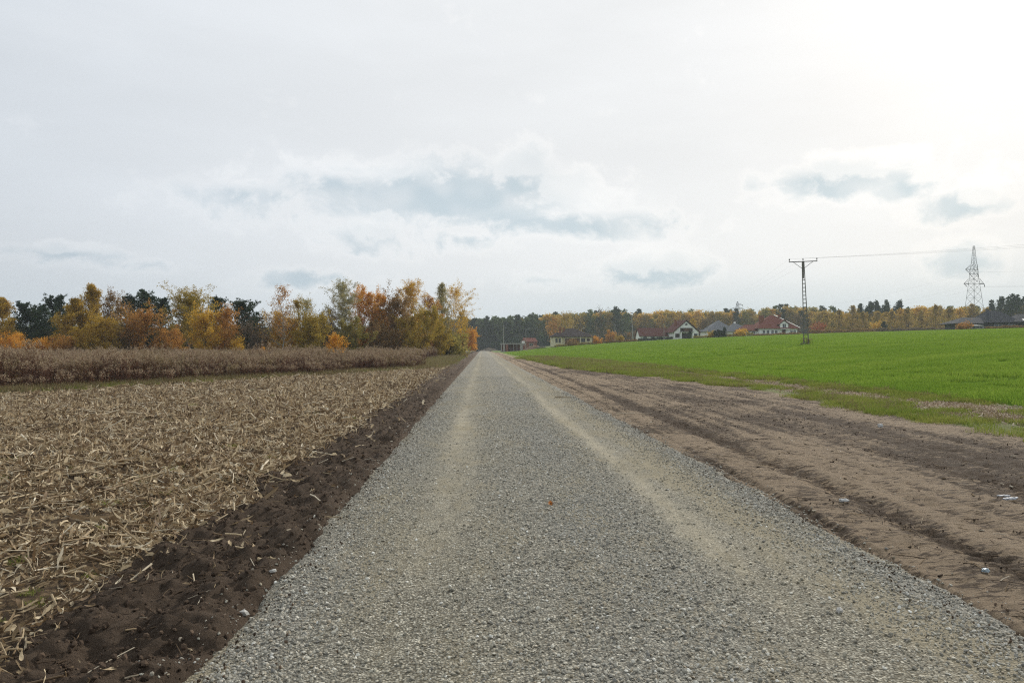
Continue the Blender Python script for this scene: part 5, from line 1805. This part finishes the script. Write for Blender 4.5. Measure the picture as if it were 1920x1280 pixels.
def heap(name, label, cat, px, Y, w, hgt, mat, seed):
    rng_ = np.random.default_rng(seed)
    x = wx(px, Y)
    n_ = 26
    u, v = np.meshgrid(np.linspace(-1, 1, n_), np.linspace(-1, 1, n_))
    rr = np.sqrt(u * u + v * v)
    z = np.clip(1 - rr, -0.2, 1) * hgt * (0.7 + 0.9 * fbm(u * 2 + seed, v * 2, 4, seed)) - 0.15
    V = np.stack([u * w, v * w * 0.6, z], axis=2).reshape(-1, 3)
    i = (np.arange(n_ - 1)[:, None] * n_ + np.arange(n_ - 1)[None, :])
    F = np.stack([i, i + 1, i + n_ + 1, i + n_], axis=2).reshape(-1, 4)
    o = link(name, np_mesh(name, V, F), mat, None, (x, Y, T(x, Y)))
    return tag(o, label, cat)


heap('rubble_heap', 'reddish heap of rubble right of the unfinished house', 'heap', 1002, 272, 4.2, 2.0, mottled('rubble', (0.2, 0.125, 0.085), 0.5, 2.5), 5)
heap('earth_heap', 'dark earth heap with grass beside the rubble heap', 'heap', 1016, 268, 3.2, 1.2, mottled('earth', (0.07, 0.07, 0.035), 0.5, 2.5), 6)
heap('earth_heap', 'brown earth mound closing the far end of the road', 'heap', 917, 395, 6.0, 1.9, mottled('brown_earth', (0.14, 0.11, 0.075), 0.4, 1.5), 8)

# hedge and fence line before the houses
rng = np.random.default_rng(71)
HEDGES = [(1040, 1112, 246, 0.95, 'olive', 'low brown-green hedge before the cream bungalow'),
          (1112, 1205, 250, 0.9, 'brown', 'low brown hedge between the bungalow and the red roofed wing'),
          (1197, 1262, 246, 1.1, 'spruce', 'dark green hedge before the dull red roofed wing'),
          (1300, 1412, 242, 1.15, 'olive', 'dark hedge before the grey roofed house'),
          (1412, 1500, 240, 0.7, 'brown', 'low dark hedge before the large red roofed house'),
          (1515, 1640, 255, 1.5, 'brown', 'brown undergrowth at the field edge right of the power pole'),
          (1640, 1790, 252, 1.4, 'grey', 'brownish undergrowth at the field edge below the larches'),
          (1850, 1925, 198, 0.9, 'brown', 'low dark hedge before the right half of the dark long house')]
for i, (pa, pb, Yd, hg, colr, lab) in enumerate(HEDGES):
    xa, xb = wx(pa, Yd), wx(pb, Yd)
    n = int((xb - xa) * 130)
    hx = rng.uniform(xa, xb, n)
    hy = Yd + rng.normal(0, 0.5, n)
    zt = terrain(hx, hy)
    top = hg * (0.6 + 0.8 * fbm(hx * 0.6, hx * 0 + i, 3, 99))
    hz = zt + top * np.sqrt(rng.random(n))
    V, F = leafquads(np.stack([hx, hy, hz], axis=1), 0.34 * rng.uniform(0.7, 1.2, n), 0.24, rng)
    o = thing('hedge', lab, 'hedge', ((xa + xb) / 2, Yd, T((xa + xb) / 2, Yd)))
    V = V - np.array(o.location)
    ns = int((xb - xa) * 1.5)
    bx = rng.uniform(xa, xb, ns)
    p0 = np.stack([bx, np.full(ns, Yd), terrain(bx, bx * 0 + Yd) - 0.2], axis=1) - np.array(o.location)
    p1 = p0 + np.stack([rng.normal(0, 0.2, ns), rng.normal(0, 0.2, ns), np.full(ns, hg * 0.8 + 0.2)], axis=1)
    tv, tf = prisms(p0, p1, np.full(ns, 0.03), np.full(ns, 0.01), 4)
    link('stems', np_mesh('stems', tv, tf), M_bark, o)
    link('foliage', np_mesh('foliage', V, F, {'tint': np.repeat(rng.random(n), 4)}), LM[colr], o)

# ------------------------------------------------------------------ power pole in the wheat
Yp = 88
xp = wx(1509, Yp)
zp = T(xp, Yp) + 0.03
PH = wz(1508, 490, Yp) - zp
pole = thing('power_pole', 'concrete ladder-like power pole standing in the wheat field', 'power pole', (xp, Yp, zp), R(-24))
M_polec = mottled('weathered_concrete', (0.17, 0.16, 0.145), 0.3, 3.0, 0.9, 0.15)
M_iron = mottled('dark_iron', (0.07, 0.06, 0.055), 0.3, 8, 0.7, 0.3)
lean = -0.055


def pole_pt(s, side):
    hw = 0.27 - 0.16 * s
    return (side * hw + lean * (1 - s) * -6 * 0 - 0.35 * s + 0.18, 0, -0.3 + (PH + 0.3) * s)


for sd in (-1, 1):
    MB().bar(pole_pt(0, sd), pole_pt(1, sd), 0.13, 4, 0.085).build('leg', M_polec, pole)
nr = 17
for k in range(nr):
    s = 0.07 + 0.72 * k / (nr - 1)
    MB().bar(pole_pt(s, -1), pole_pt(s, 1), 0.09).build('rung', M_polec, pole)
tx = pole_pt(1, 0)[0]
a0, a1 = pole_pt(0.82, 0), pole_pt(1, 0)
MB().box(tx - 0.09, tx + 0.12, -0.05, 0.05, PH * 0.8, PH - 0.003).build('web', M_polec, pole)
MB().box(tx - 1.62, tx + 1.62, -0.05, 0.05, PH - 0.06, PH + 0.03).build('crossarm', M_iron, pole)
for sd in (-1, 1):
    MB().bar((tx + sd * 1.1, -0.09, PH - 0.06), (tx + sd * 0.12, -0.12, PH - 0.85), 0.05).build('brace', M_iron, pole)
PINS = []
for dxp, zb in ((-1.55, 0.03), (0.0, 0.03), (1.55, 0.03)):
    ins = MB().bar((tx + dxp, 0, PH + zb), (tx + dxp, 0, PH + zb + 0.16), 0.05, 6)
    ins.bar((tx + dxp, 0, PH + zb + 0.14), (tx + dxp, 0, PH + zb + 0.24), 0.16, 8, 0.13)
    ins.bar((tx + dxp, 0, PH + zb + 0.24), (tx + dxp, 0, PH + zb + 0.36), 0.13, 8, 0.07)
    ins.build('insulator', M_iron, pole)
    c_, s_ = math.cos(R(-24)), math.sin(R(-24))
    PINS.append(Vector((xp + (tx + dxp) * c_, Yp + (tx + dxp) * s_, zp + PH + 0.36)))
MB().box(-0.5, 0.55, -0.35, 0.35, -0.3, 0.35).build('foot', M_polec, pole)
# withered weeds at the foot of the pole
wv = [goldenrod(560, 16, 0.6, 0.85)]
o = tag(link('weed_clump', wv[0], M_gold, None, (xp + 0.1, Yp - 0.2, zp), None), 'withered weed clump at the foot of the power pole', 'weeds')
o.scale = (1.1, 0.8, 0.8)


M_wire = pbr('wire', (0.06, 0.06, 0.065), 0.5, 0.4)


def wire(name, label, a, b, sag, r, group=None):
    a, b = Vector(a), Vector(b)
    n_ = 20
    pts = []
    for i in range(n_ + 1):
        t = i / n_
        p = a.lerp(b, t)
        p.z -= sag * 4 * t * (1 - t)
        pts.append(p)
    P = np.array([tuple(p) for p in pts])
    V, F = prisms(P[:-1], P[1:], np.full(n_, r), np.full(n_, r), 5)
    return tag(link(name, np_mesh(name, V, F), M_wire), label, 'wire', group)


for i, (pin, far, nm) in enumerate(zip(PINS, ((112, 66), (114, 69.5), (116, 73)), ('near', 'middle', 'far'))):
    e = Vector((far[0], far[1], 17.6))
    wire('overhead_wire', 'thin overhead wire leaving the power pole to the right, %s one of three' % nm, pin, e, 0.9, 0.005, 'wires right of the power pole')
    e2 = Vector((wx(1300 - 6 * i, 330), 330, wz(1300, 583 + i, 330)))
    wire('overhead_wire', 'faint wire running back from the power pole to the woods, %s one of three' % nm, pin, e2, 2.0, 0.003, 'wires left of the power pole')


# ------------------------------------------------------------------ lattice pylons
def pylon(label, px, top, Y, base_py, arms, group, rotz, wm=1.0):
    x = wx(px, Y)
    zb = T(x, Y)
    H = wz(px, top, Y) - zb
    o = thing('lattice_pylon', label, 'pylon', (x, Y, zb), rotz, group)

    def hw(s):
        return (4.1 * (1 - s) ** 1.15 + 0.28) * wm
    levels = [0, 0.12, 0.23, 0.33, 0.42, 0.5, 0.57, 0.63, 0.69, 0.75, 0.81, 0.87, 0.93, 1.0]
    for sx in (-1, 1):
        for sy in (-1, 1):
            m = MB()
            for a_, b_ in zip(levels[:-1], levels[1:]):
                m.bar((sx * hw(a_), sy * hw(a_), H * a_), (sx * hw(b_), sy * hw(b_), H * b_), 0.13 * wm)
            m.build('leg', M_metal, o)
    for k, (f, g) in enumerate((((-1, -1), (1, -1)), ((1, -1), (1, 1)), ((1, 1), (-1, 1)), ((-1, 1), (-1, -1)))):
        m = MB()
        for a_, b_ in zip(levels[:-1], levels[1:]):
            pa, pb = Vector((f[0] * hw(a_), f[1] * hw(a_), H * a_)), Vector((g[0] * hw(a_), g[1] * hw(a_), H * a_))
            qa, qb = Vector((f[0] * hw(b_), f[1] * hw(b_), H * b_)), Vector((g[0] * hw(b_), g[1] * hw(b_), H * b_))
            m.bar(pa, qb, 0.055 * wm)
            m.bar(pb, qa, 0.055 * wm)
            m.bar(qa, qb, 0.055 * wm)
        m.build('bracing', M_metal, o)
    tips = []
    for (s, l, r_) in arms:
        for sd, ln in ((-1, l), (1, r_)):
            if ln <= 0:
                continue
            m = MB()
            w_ = hw(s)
            tip = (sd * (w_ + ln), 0, H * s)
            for sy in (-1, 1):
                m.bar((sd * w_, sy * w_, H * s), tip, 0.2 * wm)
                m.bar((sd * w_, sy * w_, H * (s + 0.055)), tip, 0.13 * wm)
            for q in (0.33, 0.66):
                m.bar((sd * (w_ + ln * q), -w_ * (1 - q), H * s), (sd * (w_ + ln * q), w_ * (1 - q), H * s), 0.1 * wm)
            m.build('crossarm', M_iron, o)
            e = (tip[0] - sd * 0.9, -1.2, tip[2] - 1.7)
            ins = MB()
            for q in range(6):
                A = Vector(tip).lerp(Vector(e), q / 6)
                B = Vector(tip).lerp(Vector(e), (q + 0.7) / 6)
                ins.bar(A, B, 0.42 * wm, 6, 0.3 * wm)
            ins.build('insulator', M_iron, o)
            c_, s_ = math.cos(rotz), math.sin(rotz)
            tips.append(Vector((x + e[0] * c_ - e[1] * s_, Y + e[0] * s_ + e[1] * c_, zb + e[2])))
    return o, tips


_, t1 = pylon('tall grey lattice pylon with cross-arms at the right', 1827, 461, 385, 600, ((0.735, 4.2, 1.2), (0.685, 1.6, 1.0), (0.575, 4.6, 4.6)), 'lattice pylons', R(10))
_, t2 = pylon('small distant lattice pylon above the grey roofed house', 1383, 565, 760, 600, ((0.87, 0.5, 5.0), (0.72, 6.0, 6.0)), 'lattice pylons', R(10), 1.35)
for i, (a_, b_, w_) in enumerate(zip(t1[:1] + t1[-2:], t2[:1] + t2[-2:], ('upper', 'left lower', 'right lower'))):
    wire('pylon_cable', 'faint cable sagging between the two lattice pylons, %s one' % w_, a_, b_, 9.0, 0.012, 'cables between the pylons')
for i, (a_, w_) in enumerate(zip(t1[:1] + t1[-2:], ('upper', 'left lower', 'right lower'))):
    wire('pylon_cable', 'faint cable leaving the tall pylon to the right, %s one' % w_, a_, a_ + Vector((240, -110, 14 - i)), 5.0, 0.016, 'cables right of the tall pylon')


# ------------------------------------------------------------------ slim poles by the houses
def slim_pole(label, px, top, bottom, Y, arm, r=0.1):
    x = wx(px, Y)
    zb = T(x, Y)
    H = wz(px, top, Y) - zb
    o = thing('lamp_post', label, 'post', (x, Y, zb), 0, 'slim posts beyond the field')
    MB().bar((0, 0, -0.3), (0, 0, H), r * 2.4, 8, r * 1.5).build('shaft', M_concrete, o)
    if arm:
        MB().bar((0, 0, H - 0.05), (arm, -0.3, H + 0.25), 0.09, 6).build('arm', M_metal, o)
        MB().box(min(arm, arm * 1.45), max(arm, arm * 1.45), -0.5, -0.15, H + 0.17, H + 0.33).build('lamp_head', M_gutter, o)
    else:
        MB().box(-0.5, 0.5, -0.08, 0.08, H - 0.4, H - 0.28).build('crossbar', M_metal, o)
    return o


slim_pole('slim post left of the unfinished house', 944, 609, 655, 270, 0, 0.13)
slim_pole('slim lamp post right of the unfinished house', 986, 617, 650, 268, 0.9, 0.1)
slim_pole('slim lamp post behind the cream bungalow', 1090, 616, 640, 300, 0.8)
slim_pole('thin pale post between the bungalow and the red roofed wing', 1153, 607, 640, 262, 0)
slim_pole('thick leaning post left of the red roofed wing', 1187, 590, 636, 262, 0, 0.17).rotation_euler = (0, R(-3), 0)
slim_pole('thin pale post before the red roofed wing', 1245, 606, 637, 240, 0)
slim_pole('very thin post before the grey roofed house', 1365, 610, 636, 250, 0, 0.07)

# ------------------------------------------------------------------ single small things in the foreground
def on_ground(px, py, hf):
    x, y = ground_at(px, py)
    z = float(hf(np.array([x]), np.array([y]))[0])
    return x, y, z


M_can = pbr('crumpled_foil', lambda t: t.mix(t.noise(t.pos(), 60, 3), (0.3, 0.32, 0.35), (0.55, 0.56, 0.57)), 0.6, 0.3)
x, y, z = on_ground(1894, 938, dirt_h)


def crumpled(seed, L, r, flat):
    rng_ = np.random.default_rng(seed)
    nr_, ns_ = 9, 12
    V, F = [], []
    for i in range(nr_ + 1):
        t = i / nr_
        rad = r * (0.45 if t > 0.9 else (0.75 if t > 0.78 else 1.0)) * (0.6 if i == 0 else 1)
        for k in range(ns_):
            an = 2 * math.pi * k / ns_
            rr = rad * (1 + rng_.normal(0, 0.14))
            V.append(((t - 0.5) * L + rng_.normal(0, 0.006), math.cos(an) * rr, max(-r * 0.6, math.sin(an) * rr) * flat + r * flat * 0.8))
    for i in range(nr_):
        for k in range(ns_):
            F.append((i * ns_ + k, i * ns_ + (k + 1) % ns_, (i + 1) * ns_ + (k + 1) % ns_, (i + 1) * ns_ + k))
    F.append(tuple(range(ns_ - 1, -1, -1)))
    F.append(tuple(range(nr_ * ns_, nr_ * ns_ + ns_)))
    return V, F


b = thing('crushed_bottle', 'crushed white plastic bottle lying on the dirt at the right edge', 'bottle', (x, y, z), R(12))
V, F = crumpled(3, 0.16, 0.026, 0.7)
MB().add(V, F).build('body', M_can, b)
MB().bar((0.074, 0, 0.02), (0.098, 0, 0.024), 0.026, 10).build('cap', pbr('white_cap', (0.8, 0.8, 0.8), 0.4, 0.4), b)
V, F = crumpled(4, 0.13, 0.02, 0.5)
o = MB().add(V, F).build('plastic_scrap', M_can)
o.location = (x + 0.03, y + 0.14, float(dirt_h(np.array([x + 0.03]), np.array([y + 0.14]))[0]))
o.rotation_euler = (0, 0, R(-6))
tag(o, 'pale crumpled plastic scrap behind the crushed bottle on the dirt', 'litter')
x, y, z = on_ground(1848, 1086, dirt_h)
V, F = crumpled(7, 0.036, 0.019, 0.9)
o = MB().add(V, F).build('plastic_scrap', pbr('pale_blue_plastic', (0.38, 0.46, 0.5), 0.35, 0.5))
o.location = (x, y, z)
tag(o, 'small pale blue plastic scrap on the dirt near the right edge', 'litter')
x, y, z = on_ground(1651, 801, dirt_h)
V, F = crumpled(9, 0.09, 0.05, 0.9)
o = MB().add(V, F).build('paper_scrap', pbr('white_paper', (0.55, 0.55, 0.53), 0.8, 0.2))
o.location = (x, y, z)
tag(o, 'small white paper scrap on dark dirt near the grass strip', 'litter')
x, y, z = on_ground(1583, 950, dirt_h)
V, F = crumpled(12, 0.09, 0.03, 0.6)
o = MB().add(V, F).build('paper_scrap', pbr('grey_paper', (0.5, 0.5, 0.48), 0.8, 0.2))
o.location = (x, y, z)
tag(o, 'grey paper scrap on the tan dirt near the road edge', 'litter')

# fallen leaf on the road
x, y, z = on_ground(1031, 957, road_h)
lf = MB()
out = []
for k in range(15):
    an = 2 * math.pi * k / 15
    rr = (0.042 if k % 3 == 0 else 0.025) * (0.5 if k in (11,) else 1)
    out.append((math.cos(an) * rr, math.sin(an) * rr, 0.009 + 0.01 * math.sin(2.3 * an)))
lf.add([(0, 0, 0.006)] + out, [(0, 1 + k, 1 + (k + 1) % 15) for k in range(15)])
o = thing('fallen_leaf', 'single orange maple leaf lying on the gravel road', 'leaf', (x, y, z + 0.012), 0.4)
lfo = lf.build('blade', pbr('orange_leaf', (0.42, 0.15, 0.03), 0.7, 0.2), o)
lfo.rotation_euler = (R(32), R(8), 0)
MB().bar((0, 0, 0.008), (0.03, -0.07, 0.02), 0.005, 5).build('leaf_stem', M_wood, o)


def stick(label, px, py, hf, L, r, rz, seed, mat):
    rng_ = np.random.default_rng(seed)
    x, y, z = on_ground(px, py, hf)
    n_ = 6
    P = np.zeros((n_ + 1, 3))
    P[:, 0] = np.linspace(-L / 2, L / 2, n_ + 1)
    P[:, 1] = rng_.normal(0, 0.02 * L, n_ + 1)
    P[:, 2] = np.abs(rng_.normal(0.01, 0.01, n_ + 1)) + r
    V, F = prisms(P[:-1], P[1:], np.linspace(r, r * 0.6, n_), np.linspace(r * 0.95, r * 0.55, n_), 6)
    o = link('stick', np_mesh('stick', V, F, None, True), mat, None, (x, y, z), (0, 0, rz))
    return tag(o, label, 'stick')


M_straw = mottled('straw', (0.42, 0.33, 0.2), 0.3, 12)
stick('short dark stick at the right edge of the gravel', 1055, 748, road_h, 0.5, 0.02, R(4), 1, M_twig)
stick('pale dry stalk lying across the left edge of the gravel', 612, 976, soil_h, 0.32, 0.006, R(14), 2, M_straw)
stick('pale stalk lying between the stubble and the dark soil', 530, 912, soil_h, 0.55, 0.008, R(8), 3, M_straw)
stick('short pale maize stalk on the dark soil close to the gravel', 500, 1072, soil_h, 0.14, 0.013, R(-6), 4, M_straw)
stick('thick straw-coloured stalk leaning across the stubble', 180, 1000, stub_h, 0.7, 0.011, R(-38), 5, M_straw)
stick('long dark twig lying on the tan dirt', 1190, 780, dirt_h, 0.9, 0.012, R(6), 6, M_twig)


def stone(label, px, py, hf, s, seed, mat):
    x, y, z = on_ground(px, py, hf)
    me = stone_proto(seed)
    o = link('stone', me, mat, None, (x, y, z + s * 0.12), (0.1, 0.15, seed))
    o.scale = (s, s, s)
    return tag(o, label, 'stone')


M_pale = mottled('pale_stone', (0.42, 0.41, 0.38), 0.2, 20)
stone('pale oblong stone at the rim of the dark soil', 458, 1160, soil_h, 0.085, 901, M_pale)
stone('pale stone on the dark soil beside the gravel', 512, 1090, soil_h, 0.06, 902, M_pale)
stone('white stone lying on the gravel near the right edge', 1575, 1160, road_h, 0.075, 903, M_pale)
x, y, z = on_ground(1668, 1075, dirt_h)
me = np_mesh('root_clod', *[q for q in leafquads(np.random.default_rng(5).normal(0, 0.035, (90, 3)) * np.array([1, 1, 0.6]) + np.array([0, 0, 0.03]), 0.09, 0.012, np.random.default_rng(6))])
cl_o = thing('root_clod', 'dark earth clod with roots at the right rim of the gravel', 'clod', (x, y, z))
sm = link('clod', stone_proto(77), M_clod, cl_o, (0, 0, 0.02))
sm.scale = (0.1, 0.08, 0.07)
link('roots', me, M_twig, cl_o)

# ------------------------------------------------------------------ thin haze
HAZE = True
if HAZE:
    hz = MB().box(-1500, 1500, -80, 1300, -2.5, 75).build('haze', None)
    m = bpy.data.materials.new('haze')
    m.use_nodes = True
    t = NT(m.node_tree)
    t.n.clear()
    out = t.node('ShaderNodeOutputMaterial')
    v = t.node('ShaderNodeVolumePrincipled')
    v.inputs['Color'].default_value = (0.86, 0.93, 1.0, 1)
    v.inputs['Density'].default_value = 0.0003
    t.l.new(v.outputs[0], out.inputs['Volume'])
    hz.data.materials.append(m)
    tag(hz, 'thin pale autumn haze over the fields', 'haze', None, 'stuff')
